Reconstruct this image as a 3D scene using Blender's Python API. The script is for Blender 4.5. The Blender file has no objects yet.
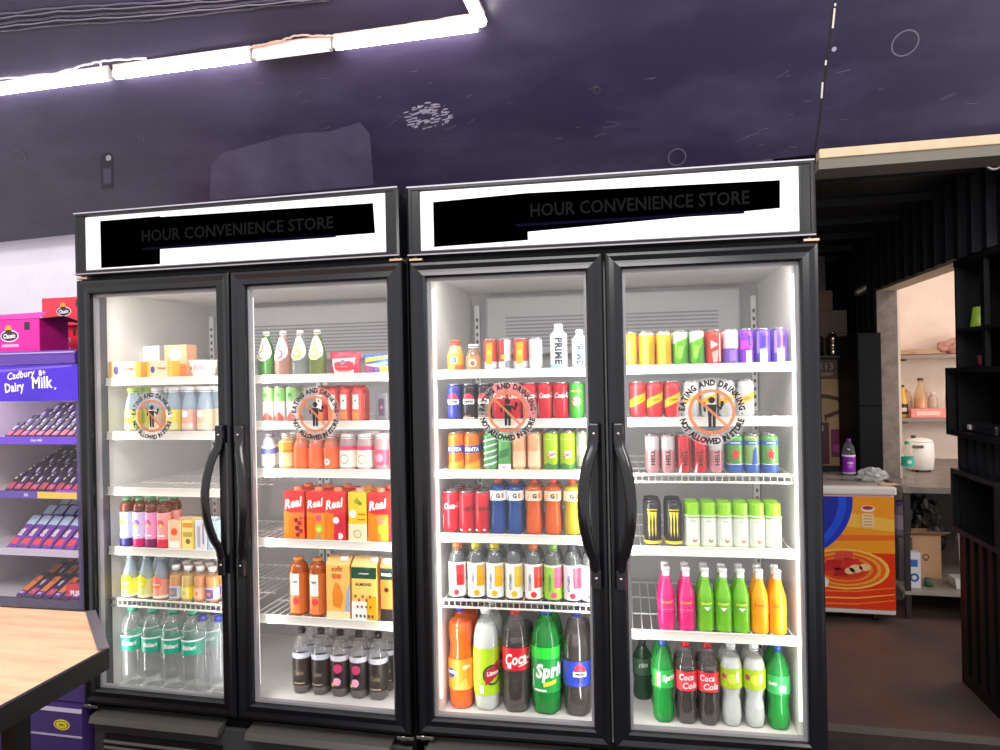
import bpy, bmesh, math, random
from mathutils import Vector, Matrix
random.seed(7)
PI = math.pi
SC = bpy.context.scene
COL = SC.collection

# ------------------------------------------------------------------ camera model (measured from the photo)
CX, CY, CZ = 1.9694, -2.0486, 1.521
YAW, PIT, ROL, F = 0.2243, 0.0005, -0.0195, 700.0
def ray(px, py):
    u = (px-500)/F; v = -(py-375)/F
    cr, sr = math.cos(ROL), math.sin(ROL)
    x = u*cr-v*sr; z2 = u*sr+v*cr; y2 = 1
    cp, sp = math.cos(PIT), math.sin(PIT)
    y = y2*cp-z2*sp; z = y2*sp+z2*cp
    c, s = math.cos(YAW), math.sin(YAW)
    return Vector((x*c-y*s, x*s+y*c, z))
def atY(px, py, Y):
    d = ray(px, py); t = (Y-CY)/d.y
    return Vector((CX, CY, CZ))+d*t
def local(px, py, y, fr):
    """point on plane y (cooler's own frame) seen at a pixel"""
    d = ray(px, py); c, s = math.cos(fr[3]), math.sin(fr[3])
    ox, oy = CX-fr[0], CY-fr[1]
    lx, ly = ox*c+oy*s, -ox*s+oy*c; dx, dy = d.x*c+d.y*s, -d.x*s+d.y*c
    t = (y-ly)/dy
    return Vector((lx+dx*t, y, CZ-fr[2]+d.z*t))
def world(p, fr):
    c, s = math.cos(fr[3]), math.sin(fr[3])
    return Vector((fr[0]+p[0]*c-p[1]*s, fr[1]+p[0]*s+p[1]*c, fr[2]+p[2]))

# ------------------------------------------------------------------ materials
def lin(h):
    h = h.lstrip('#'); o = []
    for i in (0, 2, 4):
        c = int(h[i:i+2], 16)/255
        o.append(c/12.92 if c <= .04045 else ((c+.055)/1.055)**2.4)
    return (o[0], o[1], o[2], 1)
MATS = {}
def M(hexc, rough=.45, metal=0, emit=0, key=None, spec=.5, noise=None, bump=0, wave=None):
    k = key or (hexc, rough, metal, emit, spec, str(noise), bump)
    if k in MATS: return MATS[k]
    m = bpy.data.materials.new('mat_'+str(len(MATS))); m.use_nodes = True
    nt = m.node_tree; b = nt.nodes['Principled BSDF']
    b.inputs['Base Color'].default_value = lin(hexc)
    b.inputs['Roughness'].default_value = rough
    b.inputs['Metallic'].default_value = metal
    b.inputs['Specular IOR Level'].default_value = spec
    if emit:
        b.inputs['Emission Color'].default_value = lin(hexc)
        b.inputs['Emission Strength'].default_value = emit
    if noise or bump:
        tc = nt.nodes.new('ShaderNodeTexCoord'); mp = nt.nodes.new('ShaderNodeMapping')
        nt.links.new(tc.outputs['Object'], mp.inputs['Vector'])
        n = nt.nodes.new('ShaderNodeTexNoise'); nt.links.new(mp.outputs[0], n.inputs['Vector'])
        n.inputs['Detail'].default_value = 6; n.inputs['Roughness'].default_value = .65
        sc = noise[1] if noise else 20
        n.inputs['Scale'].default_value = sc
        if noise and len(noise) > 3: mp.inputs['Scale'].default_value = noise[3]
        if noise:
            r = nt.nodes.new('ShaderNodeValToRGB'); e = r.color_ramp.elements
            lo, hi = noise[2]
            e[0].position = lo; e[1].position = hi
            e[0].color = lin(hexc); e[1].color = lin(noise[0])
            nt.links.new(n.outputs['Fac'], r.inputs['Fac']); nt.links.new(r.outputs[0], b.inputs['Base Color'])
        if bump:
            bp = nt.nodes.new('ShaderNodeBump'); bp.inputs['Strength'].default_value = bump; bp.inputs['Distance'].default_value = .01
            nt.links.new(n.outputs['Fac'], bp.inputs['Height']); nt.links.new(bp.outputs[0], b.inputs['Normal'])
    MATS[k] = m; return m
def clear(hexc, alpha=.0, gloss=.12, rough=.03, key=None):
    """thin clear skin: see-through tint, a body colour share and a facing-dependent sheen"""
    k = key or ('clear', hexc, alpha, gloss, rough)
    if k in MATS: return MATS[k]
    m = bpy.data.materials.new('mat_'+str(len(MATS))); m.use_nodes = True
    nt = m.node_tree; nt.nodes.clear(); N = nt.nodes.new; L = nt.links.new
    out = N('ShaderNodeOutputMaterial'); tr = N('ShaderNodeBsdfTransparent'); gl = N('ShaderNodeBsdfGlossy'); df = N('ShaderNodeBsdfDiffuse')
    q = lin(hexc); tr.inputs[0].default_value = tuple(c*alpha+(1-alpha) if alpha < .2 else c*.75+.25 for c in q[:3])+(1,)
    df.inputs[0].default_value = lin(hexc); gl.inputs['Roughness'].default_value = rough
    m1 = N('ShaderNodeMixShader'); m1.inputs[0].default_value = alpha
    L(tr.outputs[0], m1.inputs[1]); L(df.outputs[0], m1.inputs[2])
    lw = N('ShaderNodeLayerWeight'); lw.inputs['Blend'].default_value = .5
    pw = N('ShaderNodeMath'); pw.operation = 'POWER'; pw.inputs[1].default_value = 4; L(lw.outputs['Facing'], pw.inputs[0])
    ma = N('ShaderNodeMath'); ma.operation = 'MULTIPLY_ADD'; ma.inputs[1].default_value = .25+gloss; ma.inputs[2].default_value = .012+gloss*.13; L(pw.outputs[0], ma.inputs[0])
    m2 = N('ShaderNodeMixShader'); L(ma.outputs[0], m2.inputs[0]); L(m1.outputs[0], m2.inputs[1]); L(gl.outputs[0], m2.inputs[2])
    L(m2.outputs[0], out.inputs[0])
    MATS[k] = m; return m

# ------------------------------------------------------------------ mesh builder
class MB:
    def __init__(s): s.v = []; s.f = []; s.m = []; s.s = []; s.mats = []
    def mi(s, mat):
        if mat not in s.mats: s.mats.append(mat)
        return s.mats.index(mat)
    def add(s, vs, fs, mat, smooth=False):
        o = len(s.v); s.v += [tuple(v) for v in vs]; i = s.mi(mat)
        for f in fs: s.f.append([o+k for k in f]); s.m.append(i); s.s.append(smooth)
        return s
    def bm(s, bm, mat, T=None, smooth=False):
        bm.verts.ensure_lookup_table(); bm.verts.index_update()
        vs = [(T @ v.co if T else v.co.copy()) for v in bm.verts]
        s.add(vs, [[v.index for v in f.verts] for f in bm.faces], mat, smooth); bm.free(); return s
    def box(s, x0, x1, y0, y1, z0, z1, mat, bev=0, T=None, seg=2):
        b = bmesh.new()
        bmesh.ops.create_cube(b, size=1, matrix=Matrix.Translation(((x0+x1)/2, (y0+y1)/2, (z0+z1)/2)) @ Matrix.Diagonal((abs(x1-x0), abs(y1-y0), abs(z1-z0), 1)))
        if bev: bmesh.ops.bevel(b, geom=b.edges[:], offset=bev, segments=seg, affect='EDGES', profile=.5)
        return s.bm(b, mat, T)
    def lathe(s, prof, mat, seg=24, c=(0, 0, 0), T=None, smooth=True, wob=None, closed=True):
        vs = []; fs = []; n = len(prof)
        for j, (r, z) in enumerate(prof):
            for i in range(seg):
                a = 2*PI*i/seg; rr = r*(wob(a, z) if wob else 1)
                p = Vector((c[0]+rr*math.sin(a), c[1]-rr*math.cos(a), c[2]+z)); vs.append(T @ p if T else p)
        for j in range(n-1):
            for i in range(seg):
                k = (i+1) % seg; fs.append([j*seg+i, j*seg+k, (j+1)*seg+k, (j+1)*seg+i])
        s.add(vs, fs, mat, smooth)
        if closed:
            s.add(vs[:seg], [list(range(seg))[::-1]], mat); s.add(vs[-seg:], [list(range(seg))], mat)
        return s
    def prism(s, pts, mat, a, b, axis='y'):
        """polygon given in the two other axes, extruded from a to b along axis"""
        n = len(pts)
        def P(p, t): return {'y': (p[0], t, p[1]), 'x': (t, p[0], p[1]), 'z': (p[0], p[1], t)}[axis]
        vs = [P(p, a) for p in pts]+[P(p, b) for p in pts]
        fs = [list(range(n)), list(range(n, 2*n))[::-1]]+[[i, n+i, n+(i+1) % n, (i+1) % n] for i in range(n)]
        return s.add(vs, fs, mat)
    def sweep(s, path, sec, mat, smooth=True, up=Vector((1, 0, 0))):
        path = [Vector(p) for p in path]; n = len(sec); vs = []; fs = []
        for i, p in enumerate(path):
            t = (path[min(i+1, len(path)-1)]-path[max(i-1, 0)]).normalized()
            side = (up-t*up.dot(t)).normalized(); nn = t.cross(side)
            for a, b in sec: vs.append(p+side*a+nn*b)
        for i in range(len(path)-1):
            for j in range(n):
                k = (j+1) % n; fs.append([i*n+j, i*n+k, (i+1)*n+k, (i+1)*n+j])
        fs.append(list(range(n))[::-1]); fs.append([(len(path)-1)*n+j for j in range(n)])
        return s.add(vs, fs, mat, smooth)
    def tube(s, path, r, mat, seg=8, up=Vector((0, 0, 1))):
        return s.sweep(path, [(r*math.cos(2*PI*i/seg), r*math.sin(2*PI*i/seg)) for i in range(seg)], mat, True, up)
    def frame(s, x0, x1, z0, z1, prof, mat, smooth=False):
        """mitred rectangular frame in the xz plane: prof = closed list of (inset, y)"""
        n = len(prof); vs = []
        for cx, cz, sx, sz in ((x0, z0, 1, 1), (x1, z0, -1, 1), (x1, z1, -1, -1), (x0, z1, 1, -1)):
            for d, y in prof: vs.append((cx+sx*d, y, cz+sz*d))
        fs = []
        for i in range(4):
            j = (i+1) % 4
            for k in range(n):
                l = (k+1) % n; fs.append([i*n+k, j*n+k, j*n+l, i*n+l])
        return s.add(vs, fs, mat, smooth)
    def build(s, name, parent=None, loc=None, rot=None):
        me = bpy.data.meshes.new(name)
        me.from_pydata(s.v, [], s.f)
        for m in s.mats: me.materials.append(m)
        me.polygons.foreach_set('material_index', s.m); me.polygons.foreach_set('use_smooth', s.s); me.update()
        b = bmesh.new(); b.from_mesh(me); bmesh.ops.remove_doubles(b, verts=b.verts[:], dist=1e-6)
        closed_ok = True
        bmesh.ops.recalc_face_normals(b, faces=b.faces[:]); b.to_mesh(me); b.free()
        o = bpy.data.objects.new(name, me); COL.objects.link(o)
        if parent: o.parent = parent
        if loc: o.location = loc
        if rot is not None: o.rotation_euler = (0, 0, rot) if not hasattr(rot, '__len__') else rot
        return o
def tag(o, label=None, cat=None, group=None, kind=None):
    if label: o['label'] = label
    if cat: o['category'] = cat
    if group: o['group'] = group
    if kind: o['kind'] = kind
    return o
def empty(name, loc=(0, 0, 0), rz=0, label=None, cat=None, group=None):
    o = bpy.data.objects.new(name, None); COL.objects.link(o); o.location = loc; o.rotation_euler = (0, 0, rz); o.empty_display_size = .05
    return tag(o, label, cat, group)
KIDS = {}
def copy_tree(o, parent=None):
    if not KIDS.get('n') == len(bpy.data.objects):
        pass
    c = o.copy(); COL.objects.link(c); c.parent = parent
    for ch in list(o.children): copy_tree(ch, c)
    return c
def struct(mb, name, **k):
    return tag(mb.build(name, **k), kind='structure')

# ------------------------------------------------------------------ flat artwork: text and shapes laid on flats or round bottles
TXT = {}
def text2d(t, bold=0.0, shear=0.0):
    k = (t, bold, shear)
    if k in TXT: return TXT[k]
    cu = bpy.data.curves.new('lettering', 'FONT'); cu.body = t; cu.size = 1; cu.offset = bold; cu.shear = shear; cu.resolution_u = 2
    cu.align_x = 'CENTER'; cu.space_character = 1+bold*1.5
    o = bpy.data.objects.new('lettering', cu); COL.objects.link(o); bpy.context.view_layer.update()
    ev = o.evaluated_get(bpy.context.evaluated_depsgraph_get()); me = ev.to_mesh()
    vs = [(v.co.x, v.co.y) for v in me.vertices]; fs = [list(p.vertices) for p in me.polygons]
    ev.to_mesh_clear(); bpy.data.objects.remove(o); bpy.data.curves.remove(cu)
    if vs:
        xs = [v[0] for v in vs]; ys = [v[1] for v in vs]
        cx, w = (min(xs)+max(xs))/2, max(xs)-min(xs); y0, h = min(ys), max(ys)-min(ys)
        vs = [((x-cx)/h, (y-y0)/h-.5) for x, y in vs]
        TXT[k] = (vs, fs, w/h)
    else: TXT[k] = ([], [], 1)
    return TXT[k]
def shape(kind, *a):
    if kind == 'rect':
        x0, x1, z0, z1 = a; return [(x0, z0), (x1, z0), (x1, z1), (x0, z1)], [[0, 1, 2, 3]]
    if kind == 'disc':
        x, z, r = a[:3]; e = a[3] if len(a) > 3 else 1
        return [(x+r*math.cos(2*PI*i/20), z+r*e*math.sin(2*PI*i/20)) for i in range(20)], [list(range(20))]
    if kind == 'ring':
        x, z, r, r2 = a[:4]; n = 40
        return [(x+q*math.cos(2*PI*i/n), z+q*math.sin(2*PI*i/n)) for q in (r, r2) for i in range(n)], [[i, (i+1) % n, n+(i+1) % n, n+i] for i in range(n)]
    if kind == 'poly':
        return list(a[0]), [list(range(len(a[0])))]
    if kind == 'text':   # string, x, z, height, (rot, stretch, bold, shear)
        t, x, z, h = a[:4]; rot, st, bold, sh = (list(a[4:])+[0, 1, .02, 0][len(a)-4:]) if len(a) < 8 else a[4:8]
        vs, fs, w = text2d(t, bold, sh); c, s_ = math.cos(rot), math.sin(rot)
        return [(x+(p*st*c-q*s_)*h, z+(p*st*s_+q*c)*h) for p, q in vs], fs
def decal(mb, sh, mapf, mat, step=None, off=.0004):
    vs, fs = sh
    if not vs: return
    b = bmesh.new(); bv = [b.verts.new((x, 0, z)) for x, z in vs]
    for f in fs:
        try: b.faces.new([bv[i] for i in f])
        except ValueError: pass
    if step:
        for ax in (0, 2):
            lo = min(v.co[ax] for v in b.verts); hi = max(v.co[ax] for v in b.verts)
            if ax == 2: st = step*8
            else: st = step
            k = math.floor(lo/st)+1
            while k*st < hi:
                no = (1, 0, 0) if ax == 0 else (0, 0, 1)
                bmesh.ops.bisect_plane(b, geom=b.verts[:]+b.edges[:]+b.faces[:], plane_co=(k*st, 0, k*st), plane_no=no); k += 1
    b.verts.ensure_lookup_table(); b.verts.index_update()
    mb.add([mapf(v.co.x, v.co.z, off) for v in b.verts], [[v.index for v in f.verts] for f in b.faces], mat); b.free()
def cyl(r, z0=0, turn=0):
    return lambda s, z, off: ((r+off)*math.sin(s/r+turn), -(r+off)*math.cos(s/r+turn), z0+z)
def flat(y, x0=0, z0=0):
    return lambda s, z, off: (x0+s, y-off, z0+z)
def art(mb, items, mapf, sx, sz, step=None, rough=.4):
    """items: (colour, kind, args...) with x in units sx and z in units sz; later ones lie on top"""
    for i, it in enumerate(items):
        c, kind, a = it[0], it[1], list(it[2:])
        if kind == 'rect': a = [a[0]*sx, a[1]*sx, a[2]*sz, a[3]*sz]
        elif kind == 'disc': a = [a[0]*sx, a[1]*sz, a[2]*sx]+a[3:]
        elif kind == 'ring': a = [a[0]*sx, a[1]*sz, a[2]*sx, a[3]*sx]
        elif kind == 'poly': a = [[(p*sx, q*sz) for p, q in a[0]]]
        elif kind == 'text': a = [a[0], a[1]*sx, a[2]*sz, a[3]*sx]+a[4:]
        decal(mb, shape(kind, *a), mapf, M(c, rough), step, .0004+.0003*i)

# ------------------------------------------------------------------ the setting
NAVY = M('#272238', .36, key='navy', noise=('#454056', 1.6, (.42, .95), (1, 1, 3.5)), spec=.42)
WHITE = M('#e9e4ee', .6)
CREAM = M('#b8a184', .55, noise=('#a89070', 8, (.4, .7)))
DARK = M('#17151f', .5, noise=('#221f2c', 6, (.4, .7)))
BLACK = M('#0d0c10', .4)
CONCRETE = M('#453e3c', .5, noise=('#66483e', 2.2, (.35, .7)), bump=.5)
FLOORD = M('#2c2624', .6, noise=('#463a35', 5, (.4, .7)), bump=.2)

mb = MB(); mb.box(-1.6, 4.2, -3.2, 1.19, -.12, -.03, FLOORD); struct(mb, 'floor')
mb = MB(); mb.box(2.3, 6.2, 1.19, 5.7, -.12, 0, CONCRETE); mb.box(2.3, 6.2, 1.185, 1.2, -.03, .002, M('#5a5048', .6)); struct(mb, 'floor_container')
mb = MB(); mb.box(-1.6, 2.42, .88, 1.0, -.1, 2.5, M('#ddd6e4', .65, noise=('#d2cad8', 3, (.4, .7)))); struct(mb, 'wall_back')
mb = MB(); mb.box(-1.6, 2.42, 1.0, 1.18, -.12, .0, FLOORD); struct(mb, 'trim_1')

# leaning dark panel above the coolers (sloping roof lining)
SL = Vector((0, -.64, .768))
PY, = (.79,)
def pz(x): return 2.262+.0265*x
def on_panel(px, py, lift=0.0):
    """point where a sight line meets the leaning panel"""
    a, b, c = Vector((0, PY, pz(0))), Vector((1, 0, .0265)), SL
    n = b.cross(c).normalized()
    if n.y > 0: n = -n
    o = Vector((CX, CY, CZ)); d = ray(px, py); t = (a-o).dot(n)/d.dot(n)
    return o+d*t+n*lift, n
mb = MB()
x0, x1 = -1.6, 4.2
P = [Vector((x0, PY, pz(x0))), Vector((x1, PY, pz(x1)))]; P += [P[1]+SL*2.3, P[0]+SL*2.3]
bk = Vector((0, .768, .64))*.04
mb.add(P+[p+bk for p in P], [[0, 1, 2, 3], [7, 6, 5, 4], [0, 4, 5, 1], [1, 5, 6, 2], [2, 6, 7, 3], [3, 7, 4, 0]], NAVY)
nrm = on_panel(500, 100)[1]
def panel_frame(px, py):
    p, n = on_panel(px, py); up = SL; rt = Vector((1, 0, .0265)).normalized()
    return lambda s, z, off: p+rt*s+up*z+n*(off+.001)
# sheet seam with bare flecks
def strip(mb, pts, w, mat, lift):
    vs = []
    for i, (a, b) in enumerate(pts):
        p, n = on_panel(a, b, lift); vs += [p-Vector((w, 0, 0)), p+Vector((w, 0, 0))]
    mb.add(vs, [[2*i, 2*i+1, 2*i+3, 2*i+2] for i in range(len(pts)-1)], mat)
strip(mb, [(836, -30), (835, 0), (829, 45), (823, 95), (815, 152)], .004, M('#0a0910', .7), .0012)
FLECK = M('#c9c2bb', .7)
for a, b in (((834.6, 8), (832.6, 28)), ((822.5, 82), (821.5, 98)), ((835.2, 3), (835, 6)), ((826, 60), (825.4, 65))):
    strip(mb, [a, b], .003, FLECK, .002)
# marks: knocked-out holes, filler, scrapes
SCR = M('#8f8a9a', .7); SCR2 = M('#54505e', .6); HOLE = M('#16131f', .6)
for (px, py, r) in ((20, 155, .028), (905, 43, .043), (597, 90, .012), (677, 157, .035), (834, 49, .008), (141, 137, .014)):
    f = panel_frame(px, py)
    if r < .014: decal(mb, shape('disc', 0, 0, r), f, HOLE if r > .01 else SCR, None, .0006)
    if r > .01: decal(mb, shape('ring', 0, 0, r*.88, r), f, SCR2, None, .001)
p_, n_ = on_panel(107, 172); u_ = (on_panel(106, 150)[0]-p_).normalized(); f = lambda s, z, off: p_+Vector((1, 0, .0265)).normalized()*s+u_*z+n_*(off+.001)
decal(mb, shape('poly', [(-.032, -.085), (.03, -.09), (.034, .07), (.015, .095), (-.02, .095), (-.034, .07)]), f, HOLE, None, .0006)
decal(mb, shape('disc', .012, .07, .014), f, SCR, None, .001)
decal(mb, shape('rect', -.02, .022, -.06, .02), f, M('#35304a', .5), None, .001)
f = panel_frame(300, 170); g_ = [on_panel(*q)[0]+on_panel(*q)[1]*.0012 for q in ((210, 200), (211, 166), (222, 153), (262, 142), (290, 134), (330, 131), (360, 122), (370, 134), (374, 185))]; mb.add(g_, [list(range(9))], M('#3b354c', .5, noise=('#4c465c', 5, (.4, .7))))
f = panel_frame(425, 117); rr = random.Random(3)
for i in range(90):
    a = rr.uniform(0, 2*PI); q = rr.uniform(.02, .085); x, z = q*1.2*math.cos(a), q*.6*math.sin(a)
    w = rr.uniform(.006, .028)
    decal(mb, shape('poly', [(x, z), (x+w, z+.002), (x+w*1.2, z+.006), (x+.2*w, z+.005)]), f, SCR, None, .0006)
for i in range(46):
    px, py = rr.uniform(250, 985), rr.uniform(70, 150)
    if py > 215-.09*px*.72: py -= 40
    f = panel_frame(px, py); w = rr.uniform(.01, .05); t = rr.uniform(-.4, .6)
    decal(mb, shape('poly', [(0, 0), (w, w*t), (w, w*t+.0025), (0, .0015)]), f, SCR2, None, .0006)
struct(mb, 'ceiling_panel')

# cream beam over the container opening
mb = MB(); mb.box(2.56, 4.2, .74, .80, 2.3, 2.335, CREAM, .003); mb.box(2.56, 4.2, .75, .9, 2.262, 2.3, M('#5c564c', .6)); struct(mb, 'trim_2')
mb = MB()
mb.box(2.3, 3.5, .8, 5.7, 2.43, 2.5, DARK)
for i in range(9): mb.box(2.3, 3.5, .95+i*.52, .99+i*.52, 2.39, 2.43, M('#121018', .5))
struct(mb, 'ceiling_container')
mb = MB(); mb.box(2.3, 3.5, 5.6, 5.7, 0, 2.5, DARK); mb.box(2.3, 2.42, 1.0, 5.6, 0, 2.5, DARK); struct(mb, 'wall_container')
# corrugated right wall with its opening
def corr(mb, ya, yb, za, zb, X=3.37, mat=DARK):
    pr = []; y = ya; k = 0
    per = [(.0, 0), (.05, 0), (.075, .03), (.125, .03), (.15, 0)]
    while y < yb-.001:
        for a, b in per[:-1]:
            if y+a < yb: pr.append((y+a, b))
        y += .15
    pr.append((yb, 0)); n = len(pr)
    vs = [(X+b, a, z) for z in (za, zb) for a, b in pr]+[(X+.12, ya, za), (X+.12, yb, za), (X+.12, ya, zb), (X+.12, yb, zb)]
    fs = [[i, i+1, n+i+1, n+i] for i in range(n-1)]+[[2*n, 2*n+1, 2*n+3, 2*n+2]]
    fs += [[0, 2*n, 2*n+2, n], [n-1, 2*n+1, 2*n+3, 2*n-1], [*range(n), 2*n+1, 2*n], [*range(n, 2*n), 2*n+3, 2*n+2]]
    mb.add(vs, fs, mat)
mb = MB(); corr(mb, .8, 5.6, 2.04, 2.45); corr(mb, .8, 1.75, 0, 2.04, 3.60); corr(mb, 3.04, 5.6, 0, 2.04)
struct(mb, 'wall_right')
JAMB = M('#8c8078', .65, noise=('#6e625a', 14, (.4, .7)), bump=.2)
mb = MB(); mb.box(3.368, 3.49, 2.99, 3.04, 0, 2.04, JAMB); mb.box(3.372, 3.49, 1.75, 3.04, 2.025, 2.045, M('#cdb89c', .5)); struct(mb, 'trim_3')
PEACH = M('#ead9cb', .7, noise=('#dfcbba', 4, (.4, .7)))
mb = MB(); mb.box(3.49, 6.0, 4.1, 4.2, 0, 2.75, PEACH); struct(mb, 'wall_kitchen')
mb = MB(); mb.box(5.4, 5.5, .9, 4.1, 0, 2.75, PEACH); mb.box(3.49, 3.52, 3.04, 4.1, 0, 2.75, PEACH); struct(mb, 'wall_kitchen_side')
mb = MB(); mb.box(3.49, 5.5, .9, 4.2, 2.75, 2.8, WHITE); struct(mb, 'ceiling_kitchen')

# ------------------------------------------------------------------ drink coolers
FRAME = M('#0b0b0f', .26, key='frame', spec=.38, noise=('#131218', 5, (.3, .8)))
FR2 = M('#0c0c0f', .4, spec=.35); LINER = M('#d3d0cc', .4); RAILM = M('#dfdacf', .4); CHROME = M('#b9b4b0', .25, 1)
GLASS = clear('#f4f7f6', .0, .16, .02)
GASKET = M('#8e8c90', .5)
F1 = (0, 0, 0, 0); F2 = (1.2143, .0148, -.0006, .0467)
ZB, ZT = .4143, 1.878
RAILS = [  # cooler frame, x side, heights of the five shelf fronts, style
    [(1.538, 1), (1.346, 1), (1.148, 1), (.936, 1), (.753, 0)], [(1.537, 1), (1.381, 1), (1.221, 1), (.986, 1), (.728, 1)],
    [(1.541, 1), (1.383, 1), (1.223, 1), (1.019, 1), (.81, 0)], [(1.544, 1), (1.384, 1), (1.215, 0), (.993, 1), (.737, 1)]]
FLOORZ = .432
def handle(parent, x, sx):
    mb = MB(); y0 = -.012
    pts = [(x, y0-.006, 1.365), (x, y0-.008, 1.335), (x+.003*sx, y0-.012, 1.315)]
    for i in range(13):
        t = i/12; b = math.sin(PI*t)**.75
        pts.append((x+sx*(.004+.029*b), y0-.016-.03*b, 1.30-t*.325))
    pts += [(x+.003*sx, y0-.012, .955), (x, y0-.008, .935), (x, y0-.006, .895)]
    sec = [(.0165*math.cos(a), .008*math.sin(a)) for a in [2*PI*i/10 for i in range(10)]]
    mb.sweep(pts, sec, M('#0f0e12', .22))
    mb.box(x-.014, x+.014, y0-.016, y0+.004, 1.315, 1.375, M('#141318', .3), .004)
    mb.box(x-.014, x+.014, y0-.016, y0+.004, .885, .945, M('#141318', .3), .004)
    for z in (1.345, .92):
        T = Matrix.Translation((x, y0-.016, z)) @ Matrix.Rotation(PI/2, 4, 'X')
        mb.lathe([(.0045, 0), (.0045, .0015), (.002, .0025)], CHROME, 10, T=T)
    return mb.build('handle', parent)
def sticker(parent, x, z, R, tilt=0):
    R *= .96; mb = MB(); m = flat(-.0005+.009, x, z)
    HAZE = clear('#f6f2ee', .16, .02, .3); TX = M('#161318', .5); ORG = clear('#d0805c', .72, .02, .3)
    decal(mb, shape('ring', 0, 0, .66*R, 1.05*R), m, HAZE, None, .0006)
    decal(mb, shape('ring', 0, 0, .60*R, .70*R), m, ORG, None, .0012)
    def arc(t, r, a0, a1, flip):
        h = .20*R; ws = [.45 if ch == ' ' else text2d(ch, .05)[2]*.82+.16 for ch in t]; tot = sum(ws); acc = 0
        for ch, w in zip(t, ws):
            a = a0+(a1-a0)*(acc+w/2)/tot; acc += w
            if ch == ' ': continue
            vs, fs, _ = text2d(ch, .05); rot = a-PI/2 if not flip else a+PI/2; st = .82
            decal(mb, ([(r*math.cos(a)+(p*st*math.cos(rot)-q*math.sin(rot))*h, r*math.sin(a)+(p*st*math.sin(rot)+q*math.cos(rot))*h) for p, q in vs], fs), m, TX, None, .0012)
    arc('EATING AND DRINKING', .90*R, math.radians(178), math.radians(2), False)
    arc('NOT ALLOWED IN STORE', .90*R, math.radians(194), math.radians(346), True)
    for sx in (-1, 1): decal(mb, shape('disc', sx*.9*R, -.06*R, .025*R), m, TX, None, .0012)
    q = R*.5
    decal(mb, shape('disc', .02*q, .72*q, .2*q), m, TX, None, .0014)
    for pg in ([(-.28, .45), (.3, .45), (.24, -.15), (-.22, -.15)],
               [(-.22, -.1), (.0, -.1), (-.02, -.95), (-.2, -.95)], [(.04, -.1), (.24, -.1), (.22, -.95), (.04, -.95)],
               [(-.28, .45), (-.5, .32), (-.46, -.0), (-.34, .02), (-.34, .22), (-.22, .28)],
               [(.3, .45), (.34, .22), (.56, .1), (.7, .42), (.58, .5), (.5, .3)], [(.52, .42), (.74, .42), (.72, .66), (.54, .66)],
               [(-.5, .4), (-.36, .4), (-.36, .6), (-.5, .6)]):
        decal(mb, shape('poly', [(a*q, b*q) for a, b in pg]), m, TX, None, .0014)
    decal(mb, shape('poly', [(-.46*R, .40*R), (-.40*R, .46*R), (.46*R, -.40*R), (.40*R, -.46*R)]), m, ORG, None, .0018)
    o = mb.build('sticker', parent); o['label'] = 'round no eating or drinking sticker with a struck-out figure'
    return o
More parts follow.
